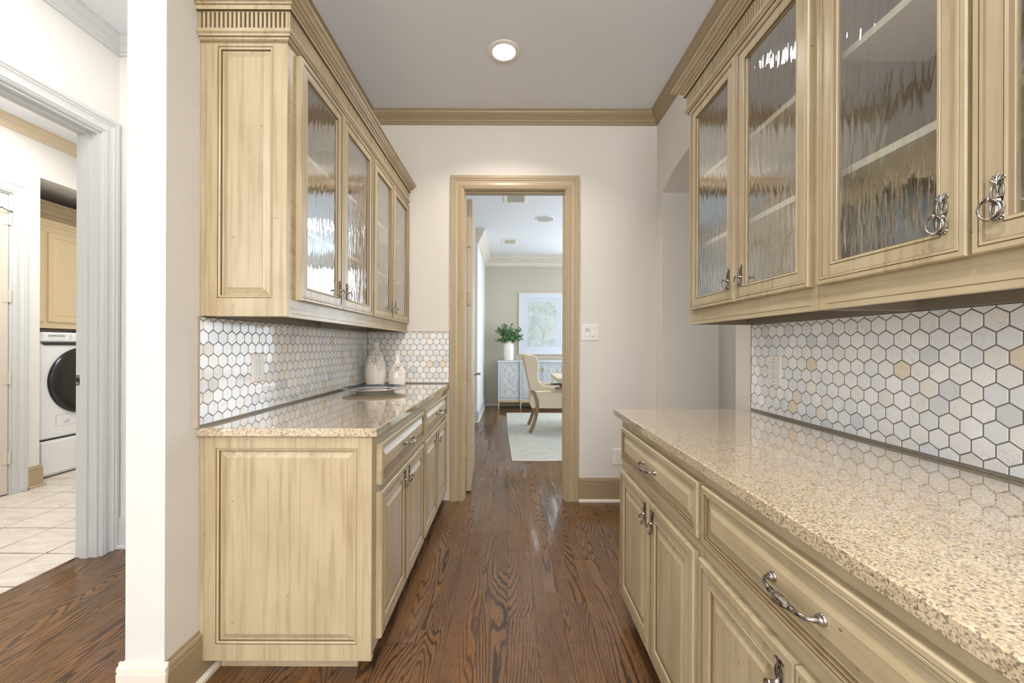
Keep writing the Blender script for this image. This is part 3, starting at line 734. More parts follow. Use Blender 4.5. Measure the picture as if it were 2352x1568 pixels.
# ------------------------------------------------------------------ wall cabinets
def shelf_y(side, X, back, ya, yb, z, r, org):
    sg = 1 if side == 'L' else -1
    mb = MB(); mb.box((X-sg*.045, ya+.018, z), (back, yb-.018, z+.019)); o = mb.build('shelf', 'shelf', r, org); return o
def wall_cab(side, X, ya, yb, doors, label, wallx, e=0):
    sg = 1 if side == 'L' else -1
    U = (lambda y: y) if side == 'L' else (lambda y: -y)
    org = (X-sg*.15, (ya+yb)/2, 1.318); fr = FR(side, X); back = wallx+sg*.003; zb, zt = 1.318, 2.36
    r = empty('wall_cabinet', org, label, 'cabinet', 'cream glazed wall cabinets with rippled glass doors')
    mb = MB(); iz = 1.352
    mb.box((X-sg*.021, ya+.001+e, zb), (back, ya+.02+e, zt)); mb.box((X-sg*.02, yb-.018, zb), (back, yb-.001, zt))
    mb.box((X-sg*.02, ya+.018, iz), (back, yb-.018, iz+.018)); mb.box((X-sg*.02, ya+.018, 2.33), (back, yb-.018, zt)); mb.box((back+sg*.012, ya+.018, iz), (back, yb-.018, zt))
    mb.box((back+sg*.03, ya+.018, zb), (back+sg*.012, yb-.018, iz))
    mb.build('carcass', 'inner', r, org)
    mb = MB(); ym = (doors[0][1]+doors[1][0])/2
    sa = doors[0][0]+.025; sb_ = doors[1][1]-.025; mb.box((X, ya+e, zb), (X-sg*.02, sa, zt)); mb.box((X, sb_, zb), (X-sg*.02, yb, zt))
    mb.box((X, sa, zb), (X-sg*.02, sb_, 1.40)); mb.box((X, sa, 2.285), (X-sg*.02, sb_, zt)); mb.box((X, ym-.012, 1.40), (X-sg*.02, ym+.012, 2.285))
    mb.box((X+sg*.0006, ya+.03, zb+.014), (X, yb-.03, zb+.0155), 1)
    mb.build('face_frame', ['cabh', 'glaze'], r, org)
    for z in (1.678, 1.995): shelf_y(side, X, back, ya, yb, z, r, org)
    for (y0, y1, hy) in doors:
        ul = sorted((U(y0), U(y1)))
        d = glass_door(r, fr, org, ul[0], 1.384, ul[1], 2.306)
        place_pull(RING, 'ring_pull', d, org, side, X+sg*.0175, U(hy), 1.467)
    return r, org
UL, UR = -.81, .855
r, org = wall_cab('L', UL, 1.477, 2.360, [(1.537, 1.929, 1.889), (1.933, 2.345, 1.975)], 'cream glass-door wall cabinet on the left, nearest, with raised end panel', XL, .017)
end_panel(r, org, 'N', 1.475, XL+.001, UL, 1.319, 2.335, (-1.062, 1.385, -.862, 2.296), th=.018)
wall_cab('L', UL, 2.362, 3.192, [(2.375, 2.765, 2.725), (2.769, 3.178, 2.811)], 'cream glass-door wall cabinet on the left beside the doorway wall', XL)
r, org = wall_cab('R', UR, 1.131, 1.935, [(1.146, 1.519, 1.479), (1.524, 1.905, 1.566)], 'cream glass-door wall cabinet on the right beside the arched opening', XR)
wall_cab('R', UR, .345, 1.129, [(.373, .740, .700), (.748, 1.115, .790)], 'cream glass-door wall cabinet on the right nearest the camera', XR)

# cornices above the wall cabinets
LOW = [(0, 2.305), (.003, 2.307), (.004, 2.313), (.009, 2.316), (.010, 2.321), (.014, 2.324), (.016, 2.331), (.022, 2.334), (.024, 2.345), (.016, 2.346)]
LOWf = [0, 1, 0, 0, 1, 0, 0, 0, 0]
UP = [(.016, 2.4085), (.026, 2.409), (.026, 2.424), (.028, 2.4255), (.031, 2.4265), (.033, 2.430), (.038, 2.4315), (.038, 2.434), (.041, 2.4355), (.046, 2.438), (.048, 2.441), (.051, 2.4415), (.053, 2.447), (.058, 2.4515), (.066, 2.4545), (.070, 2.4555), (.071, 2.463), (.0, 2.464)]
UPf = [1, 0, 1, 0, 0, 0, 1, 0, 0, 0, 1, 0, 0, 0, 0, 0, 0]
def cornice(path, side, label, legs):
    org = (path[1][0], path[1][1], 2.30)
    f = lambda x, y, z: (x-org[0], y-org[1], z-org[2])
    r = empty('cabinet_cornice', org, label, 'cornice')
    mb = MB(); mb.sweep(path, LOW, f, side=side, flags=LOWf); mb.build('lower_moulding', ['cabh', 'glaze'], r, fixn=False)
    mb = MB(); mb.sweep(path, UP, f, side=side, flags=UPf); mb.build('crown', ['cabh', 'glaze'], r, fixn=False)
    mb = MB(); mb.sweep(path, [(.0105, 2.345), (.0105, 2.41)], f, side=side, m=1, caps=False)
    for (a, b, ax, fx) in legs:     # bars of the fluted band
        n = int(round(abs(b-a)/.0158)); p = (b-a)/n
        for i in range(n):
            c0 = a+p*i+p*.04; c1 = c0+p*.52
            if ax == 'x': mb.box(f(c0, fx[0], 2.3455), f(c1, fx[1], 2.4085))
            else: mb.box(f(fx[0], c0, 2.3455), f(fx[1], c1, 2.4085))
    mb.build('fluted_frieze', ['cabv', 'flute'], r, fixn=False)
    return r
cornice([(XL+.002, 1.475), (UL, 1.475), (UL, YB-.002)], -1, 'cream cornice with fluted band over the left wall cabinets',
        [(XL+.004, UL+.016, 'x', (1.475-.016, 1.475-.007)), (1.462, YB-.004, 'y', (UL+.007, UL+.016))])
cornice([(UR, .345), (UR, 1.937), (XR-.002, 1.937)], 1, 'cream cornice with fluted band over the right wall cabinets',
        [(UR-.016, XR-.004, 'x', (1.937+.016, 1.937+.007)), (.346, 1.951, 'y', (UR-.007, UR-.016))])

# ------------------------------------------------------------------ hexagon tile backsplashes
PT = .0508; RP = PT*.866025
def clip(poly, a, lo, keep):
    out = []
    for i in range(len(poly)):
        p, q = poly[i], poly[(i+1) % len(poly)]
        ip = (p[a]-lo)*keep >= 0; iq = (q[a]-lo)*keep >= 0
        if ip: out.append(p)
        if ip != iq:
            tt = (lo-p[a])/(q[a]-p[a]); out.append((p[0]+(q[0]-p[0])*tt, p[1]+(q[1]-p[1])*tt))
    return out
hexcache = {}
def backsplash(name, fr, org, u0, u1, v0, v1, uref, vref, label, holes=(), near=None):
    r = empty(name, org, label, 'backsplash')
    g = lambda a, b, c: tuple(p-q for p, q in zip(fr(a, b, c), org))
    mb = MB(); mb.poly([(u0, v0), (u1, v0), (u1, v1), (u0, v1)], g, .0005, .0096); mb.build('grout_bed', 'grout', r)
    s = (PT-.0034)/math.sqrt(3); tiles = []
    for j in range(-14, 6):
        v = vref+j*RP; off = 0 if j % 2 == 0 else PT/2
        if v < v0-.03 or v > v1+.03: continue
        i0 = math.floor((u0-uref)/PT)-1; i1 = math.ceil((u1-uref)/PT)+1
        for i in range(i0, i1+1):
            u = uref+off+i*PT
            hx = [(s*math.cos(PI/6+k*PI/3)+u, s*math.sin(PI/6+k*PI/3)+v) for k in range(6)]
            for a, lo, kp in ((0, u0+.0015, 1), (0, u1-.0015, -1), (1, v0+.0015, 1), (1, v1-.0015, -1)):
                if len(hx) < 3: break
                hx = clip(hx, a, lo, kp)
            if len(hx) < 3: continue
            A = abs(sum(hx[k][0]*hx[(k+1) % len(hx)][1]-hx[(k+1) % len(hx)][0]*hx[k][1] for k in range(len(hx))))/2
            if A < 4e-5: continue
            if any(all(h[0] < p[0] < h[2] and h[1] < p[1] < h[3] for p in hx) for h in holes): continue
            full = len(hx) == 6 and A > .0019
            tiles.append((u, v, hx, full))
    if near is not None: tiles.sort(key=lambda q: abs(q[0]-near))
    rest = MB()
    def hexmesh(mb, hx, c=(0, 0), tilt=(0, 0), gg=None):
        n = len(hx); cu = sum(p[0] for p in hx)/n; cv = sum(p[1] for p in hx)/n; b = .0011
        def sh(p, d):
            L = math.hypot(p[0]-cu, p[1]-cv); k = max(0, (L-d)/L) if L > 0 else 0; return (cu+(p[0]-cu)*k, cv+(p[1]-cv)*k)
        lo = [gg(p[0], p[1], .0090) for p in hx]; md = [gg(p[0], p[1], .0104) for p in hx]
        up = [gg(*sh(p, b), .0112+(p[0]-cu)*tilt[0]+(p[1]-cv)*tilt[1]) for p in hx]
        mb.add(lo+md+up, [(i, (i+1) % n, (i+1) % n+n, i+n) for i in range(n)]+[(i+n, (i+1) % n+n, (i+1) % n+2*n, i+2*n) for i in range(n)]+[tuple(range(2*n, 3*n))])
    rnd = random.Random(len(name)*7+int(abs(u0)*100))
    for k, (u, v, hx, full) in enumerate(tiles):
        tilt = (rnd.gauss(0, .006), rnd.gauss(0, .006))
        if k < 296:
            mb = MB(); hexmesh(mb, hx, tilt=tilt, gg=g); mb.build('tile', 'marble', r, fixn=False)
        else: hexmesh(rest, hx, tilt=tilt, gg=g)
    if rest.v: o = rest.build('tile_field', 'marble', r, fixn=False); o['kind'] = 'stuff'
    return r, g
ZT0, ZT1 = .925, 1.3165
frL = FR('L', XL); frR = FR('R', XR); frN = FR('N', YB)
orgL = (XL, 2.3, .917); orgR = (XR, 1.4, .917); orgN = (-.8, YB, .917)
r, g = backsplash('backsplash', frL, orgL, 1.462, YB-.0115, ZT0, ZT1, 1.505, 1.286, 'white marble hexagon tile backsplash above the left countertop', near=1.46, holes=((1.757, 1.052, 1.839, 1.180),))
mb = MB(); mb.poly([(1.451, .917), (1.461, .917), (1.461, 1.3175), (1.451, 1.3175)], g, 0, .0125); mb.build('edge_trim', 'edge_strip', r)
mb = MB(); mb.poly([(1.461, .9175), (YB-.013, .9175), (YB-.013, .9255), (1.461, .9255)], g, 0, .0120); mb.build('base_strip', 'pencil', r)
r, g = backsplash('backsplash', frR, orgR, -1.918, -.36, ZT0, ZT1, -(1.8916-.0254), 1.2815, 'white marble hexagon tile backsplash above the right countertop', near=-1.3, holes=((-1.784, 1.051, -1.703, 1.178),))
mb = MB(); mb.poly([(-1.918, .9175), (-.36, .9175), (-.36, .9255), (-1.918, .9255)], g, 0, .0122); mb.build('base_strip', 'pencil', r)
mb = MB(); mb.poly([(-1.9205, .9175), (-1.918, .9175), (-1.918, 1.317), (-1.9205, 1.317)], g, 0, .0118); mb.build('edge_trim', 'pencil', r)
r, g = backsplash('backsplash', frN, orgN, XL+.0115, -.4775, ZT0, 1.321, -1.0096, 1.288, 'white marble hexagon tile backsplash on the back wall behind the vases')
mb = MB(); mb.poly([(XL+.012, .9175), (-.4775, .9175), (-.4775, .9255), (XL+.012, .9255)], g, 0, .0118); mb.build('base_strip', 'pencil', r)
mb = MB(); mb.poly([(XL+.012, 1.321), (-.4775, 1.321), (-.4775, 1.3235), (XL+.012, 1.3235)], g, 0, .0115); mb.build('edge_trim', 'pencil', r)

# ------------------------------------------------------------------ outlets and switches
def outlet(name, side, c, uc, vc, label, kind='outlet', w=.084, h=.126):
    fr = FR(side, c); org = fr(uc, vc, 0)
    g = lambda a, b, d: tuple(p-q for p, q in zip(fr(uc+a, vc+b, d), org))
    r = empty(name, org, label, 'outlet' if kind == 'outlet' else 'switch')
    mb = MB(); rect_loops(mb, g, insets(-w/2, -h/2, w/2, h/2, [(0, 0, 0), (0, .003, 0), (.004, .006, 0)]), 0)
    mb.build('cover_plate', 'white', r, fixn=False)
    if kind == 'outlet':
        mb = MB(); rect_loops(mb, g, insets(-.0165, -.033, .0165, .033, [(0, .0061, 0), (.0007, .0062, 1), (.0012, .0080, 0)]), 0)
        for s in (-.019, .015):
            for (x, a, b) in ((-.006, .0009, .0042), (.006, .0009, .0035)):
                q = [(x-a, s-b+.003), (x+a, s-b+.003), (x+a, s+b+.003), (x-a, s+b+.003)]
                mb.add([g(*p, .0083) for p in q], [(0, 1, 2, 3)], 1)
            q = [(.0022*math.cos(k*PI/4), s-.0075+.0022*math.sin(k*PI/4)) for k in range(8)]; mb.add([g(*p, .0083) for p in q], [tuple(range(8))], 1)
        for s in (-.0025, .0025):
            q = [(-.006, s-.0013), (.006, s-.0013), (.006, s+.0013), (-.006, s+.0013)]; mb.add([g(*p, .0082) for p in q], [(0, 1, 2, 3)], 0)
        mb.build('receptacle', ['white', 'slot'], r, fixn=False)
        for s in (-.048, .048):
            mb = MB(); q = [(.003*math.cos(k*PI/4), s+.003*math.sin(k*PI/4)) for k in range(8)]; mb.poly(q, g, .0055, .0068); mb.build('screw', 'pencil', r)
    elif kind == 'switch':
        for k, x in enumerate((-.023, .023)):
            mb = MB(); rect_loops(mb, g, insets(x-.0165, -.033, x+.0165, .033, [(0, .0061, 0), (.0009, .0062, 1), (.0014, .0080, 0)]), 0)
            if k == 0: mb.add([g(x-.014, .003, .0085), g(x+.014, .003, .0085), g(x+.014, .030, .0085), g(x-.014, .030, .0085)], [(0, 1, 2, 3)], 2)
            else: rect_loops(mb, g, [(x-.013, -.030, x+.013, -.012, .0075, 0), (x-.012, -.028, x+.012, -.013, .012, 0)], 0)
            mb.build('dimmer' if k == 0 else 'rocker', ['white', 'pencil', 'grey_plastic'], r, fixn=False)
    else:
        mb = MB(); rect_loops(mb, g, insets(-.0165, -.033, .0165, .033, [(0, .0061, 0), (.0008, .0062, 1), (.0014, .0082, 0)]), 0); mb.build('rocker', ['white', 'slot'], r, fixn=False)
outlet('wall_outlet', 'L', XL+.0113, 1.798, 1.116, 'white double wall outlet on the left hexagon tile backsplash')
outlet('wall_switch', 'L', XL+.0113, 3.055, 1.116, 'white single wall switch on left tiles behind the tall vase', 'single')
outlet('wall_outlet', 'R', XR-.0113, -1.7435, 1.1145, 'white double wall outlet on the right hexagon tile backsplash')
outlet('light_switch', 'N', YB, .625, 1.322, 'white two-gang light switch right of the doorway', 'switch', .127, .128)
outlet('wall_outlet', 'N', YB, .848, .349, 'white double wall outlet low on the back wall by the counter')

# ------------------------------------------------------------------ recessed lights
def can(cx, cy, label):
    r = empty('ceiling_light', (cx, cy, ZC), label, 'ceiling light')
    mb = MB(); mb.lathe([(.098, 0), (.098, -.004), (.090, -.008), (.072, -.008), (.066, -.002), (.066, 0)], (0, 0, 0), 40, closed_ends=False); mb.build('trim_ring', 'white', r, smooth=True)
    mb = MB(); mb.lathe([(.001, -.0035), (.060, -.003), (.066, -.001)], (0, 0, 0), 32, closed_ends=False); mb.build('lens', 'lamp', r)
can(-.045, 2.52, 'round recessed ceiling light glowing above the aisle')

# ------------------------------------------------------------------ vases and platter
M['ceramic'] = mat('white_glazed_ceramic', (238, 232, 223), .12)
def rose(mb, c, R, nrm, seed):
    rnd = random.Random(seed); z = Vector(nrm).normalized(); x = z.cross(Vector((0, 0, 1))).normalized(); y = z.cross(x)
    C = Vector(c)
    for ring, (rr, tl, n, sz) in enumerate(((1.0, 1.0, 6, .66), (.80, .7, 5, .60), (.60, .42, 5, .52))):
        for k in range(n):
            a = 2*PI*k/n+ring*.6+rnd.uniform(-.1, .1); d = x*math.cos(a)+y*math.sin(a); tn = -x*math.sin(a)+y*math.cos(a)
            nu, nv = 5, 4; vs = []
            for i in range(nu+1):
                uu = (i/nu-.5)*2
                for j in range(nv+1):
                    v = j/nv; wd = sz*R*math.sin(PI*min(.95, .25+.6*v))*1.0
                    ang = tl*v
                    pp = C+d*(rr*R*.42+R*.62*rr*rr*v*math.sin(.15+ang))+z*(R*.50*v*math.cos(ang)+R*.07*ring)+tn*(uu*wd)+d*(-(uu*uu)*wd*.45)+z*(.06*R*math.sin(uu*6+seed)*v)
                    vs.append(pp)
            fs = [(i*(nv+1)+j, (i+1)*(nv+1)+j, (i+1)*(nv+1)+j+1, i*(nv+1)+j+1) for i in range(nu) for j in range(nv)]
            mb.add(vs, fs)
    mb.blob(C+z*R*.26, (R*.36, R*.36, R*.36), 12)
    for k in range(3):
        a0 = k*2.1+seed; mb.tube([C+z*R*(.42+.16*(1-abs(q-3)/3))+(x*math.cos(a0+q*.45)+y*math.sin(a0+q*.45))*R*(.10+.09*k) for q in range(7)], R*.05, 5)
def leafy(mb, c, d, ln, wd, nrm):
    c = Vector(c); d = Vector(d).normalized(); n = Vector(nrm).normalized(); s = d.cross(n).normalized(); vs = []
    K = 6
    for i in range(K+1):
        v = i/K; ww = wd*math.sin(PI*min(1, v*.97+.03))**.8
        p = c+d*ln*v+n*(.12*ln*math.sin(PI*v))
        vs += [p-s*ww, p+n*wd*.25, p+s*ww]
    mb.add(vs, [(i*3+j, (i+1)*3+j, (i+1)*3+j+1, i*3+j+1) for i in range(K) for j in (0, 1)])
def vase(name, loc, prof, label, roses, leaves):
    r = empty(name, loc, label, 'vase', 'white ceramic vases with roses')
    mb = MB(); mb.lathe(prof, (0, 0, 0), 36); mb.build('body', 'ceramic', r, smooth=True)
    for k, (c, R, nm) in enumerate(roses):
        mb = MB(); rose(mb, c, R, nm, k*3+len(name)); o = mb.build('rose', 'ceramic', r, smooth=True, fixn=False)
    mb = MB()
    for (c, d, ln, wd, nm) in leaves: leafy(mb, c, d, ln, wd, nm)
    mb.build('leaf_sprig', 'ceramic', r, smooth=True, fixn=False)
tallp = [(.056, 0), (.066, .003), (.0765, .045), (.0775, .085), (.0735, .135), (.064, .185), (.051, .228), (.037, .253), (.0255, .267), (.021, .275), (.0195, .288), (.023, .305), (.027, .313), (.0265, .316), (.023, .312), (.0165, .29), (.016, .27)]
vase('tall_vase', (-1.0, 3.03, .917), tallp, 'tall white ceramic vase with two raised roses, left of the shorter vase',
     [((.022, -.060, .232), .026, (.35, -.85, .35)), ((.012, -.066, .188), .033, (.15, -1, .1))],
     [((.030, -.066, .165), (.4, 0, -1), .045, .011, (.3, -1, 0)), ((-.01, -.072, .165), (-.5, 0, -.8), .04, .010, (0, -1, 0)), ((.045, -.052, .215), (.6, .1, -.6), .035, .010, (.5, -1, 0)), ((.05, -.056, .16), (.1, 0, -1), .045, .008, (.6, -1, 0))])
shortp = [(.047, 0), (.057, .004), (.0635, .035), (.0640, .065), (.060, .095), (.050, .125), (.034, .150), (.0235, .166), (.019, .180), (.0175, .200), (.0185, .222), (.0215, .236), (.0205, .237), (.0145, .21), (.014, .19)]
vase('short_vase', (-.838, 3.02, .917), shortp, 'short white ceramic vase with one raised rose, right of the taller vase',
     [((.020, -.042, .145), .030, (.35, -.9, .35))],
     [((.038, -.045, .125), (.8, 0, -.6), .05, .011, (.5, -1, 0)), ((.0, -.058, .125), (-.6, 0, -.4), .035, .009, (0, -1, .1)), ((.03, -.052, .115), (.3, 0, -1), .035, .009, (.3, -1, 0))])
m = mat('blue_white_porcelain', (230, 230, 226), .08); t = NT(m); M['delft'] = m
tc = t.add('ShaderNodeTexCoord'); ln = t.add('ShaderNodeVectorMath', operation='LENGTH')
mp = t.add('ShaderNodeVectorMath', operation='MULTIPLY'); mp.inputs[1].default_value = (1, 1, 0); t.link(tc.outputs['Object'], mp.inputs[0]); t.link(mp.outputs[0], ln.inputs[0])
band = t.ramp(ln.outputs['Value'], [(0, (150, 160, 176)), (.05, (60, 78, 110)), (.085, (34, 50, 82)), (.118, (190, 190, 180)), (.140, (30, 44, 74)), (.195, (40, 56, 90)), (.199, (196, 186, 160))], 'CONSTANT')
ns = t.noise(t.pos((1, 1, 1), coord='obj'), 60, 4, .7)
band = t.mix(t.ramp(ns, [(.56, (0, 0, 0)), (.62, (200, 200, 200))]), band, s2l((222, 222, 214)))
t.link(band, t.b.inputs['Base Color'])
M['porc'] = mat('greyish_porcelain', (204, 200, 188), .12)
r = empty('platter', (-.858, 2.60, .917), 'round blue and white patterned platter in front of the vases', 'platter')
mb = MB(); mb.lathe([(.001, .015), (.12, .015), (.145, .021), (.195, .030), (.200, .0315)], (0, 0, 0), 48, closed_ends=False); mb.build('patterned_face', 'delft', r, smooth=True)
mb = MB(); mb.lathe([(.200, .0315), (.2015, .030), (.195, .026), (.145, .015), (.118, .009), (.112, .0), (.106, .0), (.104, .007), (.001, .008)], (0, 0, 0), 48, closed_ends=False); mb.build('underside', 'porc', r, smooth=True)

# glassware inside the right wall cabinets
def tumbler(loc, R, H, label):
    mb = MB(); mb.lathe([(R*.8, 0), (R*.82, .002), (R, H), (R*.95, H), (R*.78, .006), (.001, .005)], (0, 0, 0), 20, closed_ends=False)
    o = mb.build('drinking_glass', 'glass', None, (0, 0, 0), smooth=True); o.location = loc; tag(o, label, 'glass', 'glassware in the right wall cabinets')
tumbler((.985, .915, 1.3705), .038, .12, 'clear drinking glass on the bottom shelf of the nearest right wall cabinet')
tumbler((.955, .835, 1.697), .045, .22, 'tall clear glass pitcher-like tumbler on the middle shelf behind rippled glass')
tumbler((1.0, 1.36, 1.3705), .040, .16, 'clear tumbler on the bottom shelf of the far right wall cabinet')

# ------------------------------------------------------------------ laundry room
def cabl(x, y0, y1):
    pass
LC = -4.50
org = (LC-.15, 4.1, 1.37); M['laundry_cab'] = mat('cream_laundry_paint', (222, 202, 164), .45)
r = empty('wall_cabinet', org, 'cream laundry wall cabinet above the white dryer', 'cabinet')
mb = MB(); mb.box((LC, 3.50, 1.37), (-4.94, 4.59, 2.42)); mb.build('carcass', 'laundry_cab', r, org)
for (y0, y1) in ((3.55, 3.918), (3.955, 4.30)):
    mb = MB(); fr = FR('L', LC); g = lambda a, b, c: tuple(p-q for p, q in zip(fr(a, b, c), org))
    rect_loops(mb, g, insets(y0, 1.432, y1, 2.30, [(0, 0, 0), (0, .018, 0), (.002, .020, 0), (.045, .020, 0), (.048, .014, 0), (.056, .014, 0), (.068, .019, 0)]), 0)
    d = mb.build('door', 'laundry_cab', r, fixn=False)
    q = MB(); q.lathe([(.005, 0), (.005, .012), (.012, .016), (.013, .024), (.008, .028), (.001, .029)], (0, 0, 0), 12, 'x'); k = q.build('knob', 'nickel', d, (0, 0, 0), smooth=True)
    k.location = Vector(g(y1-.03 if y1 > 4 else y0+.03, 1.475, .020))
mb = MB(); mb.sweep([(LC, 3.50), (LC, 4.59)], [(0, 2.36), (.008, 2.362), (.010, 2.38), (.02, 2.39), (.02, 2.42), (0, 2.42)], lambda x, y, z: (x-org[0], y-org[1], z-org[2]), side=-1); mb.build('top_moulding', 'laundry_cab', r)
mb = MB(); mb.sweep([(LC+.0, 3.49), (LC+.0, 4.59)], [(-.3, 2.42), (0, 2.42), (.0, 2.47), (.01, 2.475), (.02, 2.50), (.05, 2.535), (.06, 2.55), (.075, 2.555), (.08, 2.58), (-.3, 2.58)], ID, side=-1); struct('trim_laundry_cabinet', mb, 'trim')

M['appl'] = mat('white_enamel', (238, 240, 242), .18)
M['darkglass'] = mat('smoked_glass', (34, 30, 24), .05); M['bezel'] = mat('dark_chrome', (70, 72, 76), .15, .8)
DXf = -4.19; org = (DXf-.35, 3.985, 0)
r = empty('dryer', org, 'white front-loading dryer with round dark door, raised on a drawer pedestal', 'appliance')
mb = MB(); mb.bbox((DXf-.62, 3.632, .352), (DXf, 4.34, 1.238), .012); mb.bbox((DXf-.62, 3.632, 1.232), (DXf+.012, 4.34, 1.322), .012); mb.build('body', 'appl', r, org)
mb = MB(); mb.poly([(3.632, 1.23), (3.95, 1.23), (3.985, 1.205), (3.66, 1.205)], lambda a, b, d: (d, a, b), DXf-.002, DXf+.008); mb.build('detergent_lip', 'bezel', r, org)
cy, cz = 4.005, .868
mb = MB(); mb.lathe([(.318, 0), (.318, .01), (.312, .022), (.300, .030), (.290, .030)], (DXf, cy, cz), 56, 'x', closed_ends=False); mb.build('door_ring', 'bezel', r, org, smooth=True)
mb = MB(); mb.lathe([(.302, .026), (.292, .034), (.27, .04), (.2, .044), (.001, .046)], (DXf, cy, cz), 56, 'x', closed_ends=False); mb.build('door_glass', 'darkglass', r, org, smooth=True)
mb = MB(); mb.lathe([(.036, .010), (.036, .018), (.031, .020), (.030, .040), (.026, .043), (.001, .043)], (DXf, 3.96, 1.27), 28, 'x', closed_ends=False); k = mb.build('knob', 'gold', r, org, smooth=True)
mb = MB(); mb.bbox((DXf-.62, 3.636, .01), (DXf-.01, 4.336, .338), .008); mb.build('pedestal', 'appl', r, org)
mb = MB(); mb.bbox((DXf-.012, 3.64, .03), (DXf+.006, 4.332, .325), .006); mb.build('pedestal_drawer', 'appl', r, org)
mb = MB(); mb.box((DXf-.6, 3.65, .338), (DXf-.012, 4.32, .352)); mb.build('gap_strip', 'black', r, org)  # black strip in the gap between body and pedestal
mb = MB(); fr = FR('L', DXf); g = lambda a, b, c: tuple(p-q for p, q in zip(fr(a, b, c), org))
rect_loops(mb, g, insets(3.76, .455, 3.93, .56, [(0, 0, 0), (.0015, .002, 1), (.003, .0005, 0)]), 0)
mb.box(g(3.83, .475, .0006), g(3.87, .478, .0012), 1); mb.box(g(3.82, .485, .0006), g(3.86, .488, .0012), 1); mb.box(g(3.84, .495, .0006), g(3.88, .500, .0012), 1)
mb.build('access_panel', ['appl', 'pencil'], r, fixn=False)
mb = MB()
for k in range(6): mb.box(g(3.862, 1.300-k*.0085, .0125), g(3.880+(.006 if k % 2 else 0), 1.3012-k*.0085, .0132))
mb.box(g(3.70, 1.252, .0125), g(3.83, 1.2535, .0130)); mb.build('printed_marks', 'pencil', r, fixn=False)
cu = bpy.data.curves.new('brand', 'FONT'); cu.body = 'SAMSUNG'; cu.size = .028; cu.extrude = .0006; cu.align_x = 'CENTER'; cu.space_character = 1.15
to = bpy.data.objects.new('brand', cu); COL.objects.link(to); bpy.context.view_layer.update()
me = bpy.data.meshes.new_from_object(to.evaluated_get(bpy.context.evaluated_depsgraph_get())); bpy.data.objects.remove(to)
me.materials.clear(); me.materials.append(M['slot'])
to = bpy.data.objects.new('brand_lettering', me); COL.objects.link(to); to.parent = r
to.matrix_local = Matrix.Translation(Vector(g(3.755, 1.281, .0128))) @ Matrix(((0, 0, 1), (1, 0, 0), (0, 1, 0))).to_4x4()

# ------------------------------------------------------------------ dining room
# rug
m = mat('distressed_rug', (196, 200, 190), .95); t = NT(m); M['rug'] = m
a = t.noise(t.pos((9, 40, 1)), 1.0, 5, .75, .3); b2 = t.noise(t.pos((3.5, 5, 1)), 1.0, 4, .65, .8)
c = t.ramp(a, [(.30, (132, 144, 150)), (.45, (176, 182, 180)), (.56, (200, 194, 176)), (.70, (214, 210, 194))])
c = t.mix(t.ramp(b2, [(.45, (0, 0, 0)), (.62, (150, 150, 150))]), c, s2l((170, 178, 168)))
wv = t.add('ShaderNodeTexVoronoi', feature='DISTANCE_TO_EDGE'); wv.inputs['Scale'].default_value = 1.1; t.link(t.pos((1, 1, 1)), wv.inputs['Vector'])
c = t.mix(t.ramp(wv.outputs['Distance'], [(.02, (120, 120, 120)), (.06, (0, 0, 0))]), c, s2l((206, 186, 140)))
t.link(c, t.b.inputs['Base Color']); t.bump(a, .3, .004)
mb = MB(); N1 = 24; xs = [(.02-.085*j/N1) for j in range(N1+1)]
pts = [(.028, 4.287)]+[(.8+i*.5, 4.29+.004*math.sin(i*2)) for i in range(6)]+[(3.4, 4.30), (3.4, 7.31), (1.5, 7.30), (-.057, 7.307), (-.035, 6.3), (-.01, 5.3)]
mb.poly(pts, lambda a, b, d: (a, b, d), .0015, .011)
rug = empty('area_rug', (1.6, 5.8, 0), 'pale blue and cream distressed rug under the dining chair', 'rug')
mb.build('pile', 'rug', rug, (1.6, 5.8, 0))
mb = MB()
for k in range(len(pts)):
    p, q = pts[k], pts[(k+1) % len(pts)]; mb.tube([(p[0], p[1], .006), (q[0], q[1], .006)], .006, 6)
mb.build('bound_edge', 'trim_cream', rug, (1.6, 5.8, 0))
# fabrics and wood
m = mat('linen_fabric', (222, 208, 184), .9); t = NT(m); M['linen'] = m
nz = t.noise(t.pos((160, 160, 160)), 1, 2, .6); t.bump(nz, .3, .001)
m = mat('pale_oak_top', (206, 192, 172), .5); t = NT(m); M['oaktop'] = m
nz = t.noise(t.pos((3, 40, 40)), 1, 3, .6); t.link(t.ramp(nz, [(.3, (186, 168, 146)), (.7, (214, 202, 184))]), t.b.inputs['Base Color'])
m = mat('oak_leg', (140, 114, 84), .55); t = NT(m); M['oakleg'] = m
nz = t.noise(t.pos((40, 40, 4)), 1, 3, .6); t.link(t.ramp(nz, [(.3, (112, 90, 66)), (.7, (158, 132, 100))]), t.b.inputs['Base Color'])
def bev(o, w, n=3):
    md = o.modifiers.new('bevel', 'BEVEL'); md.width = w; md.segments = n; md.limit_method = 'ANGLE'; md.angle_limit = math.radians(35); return o
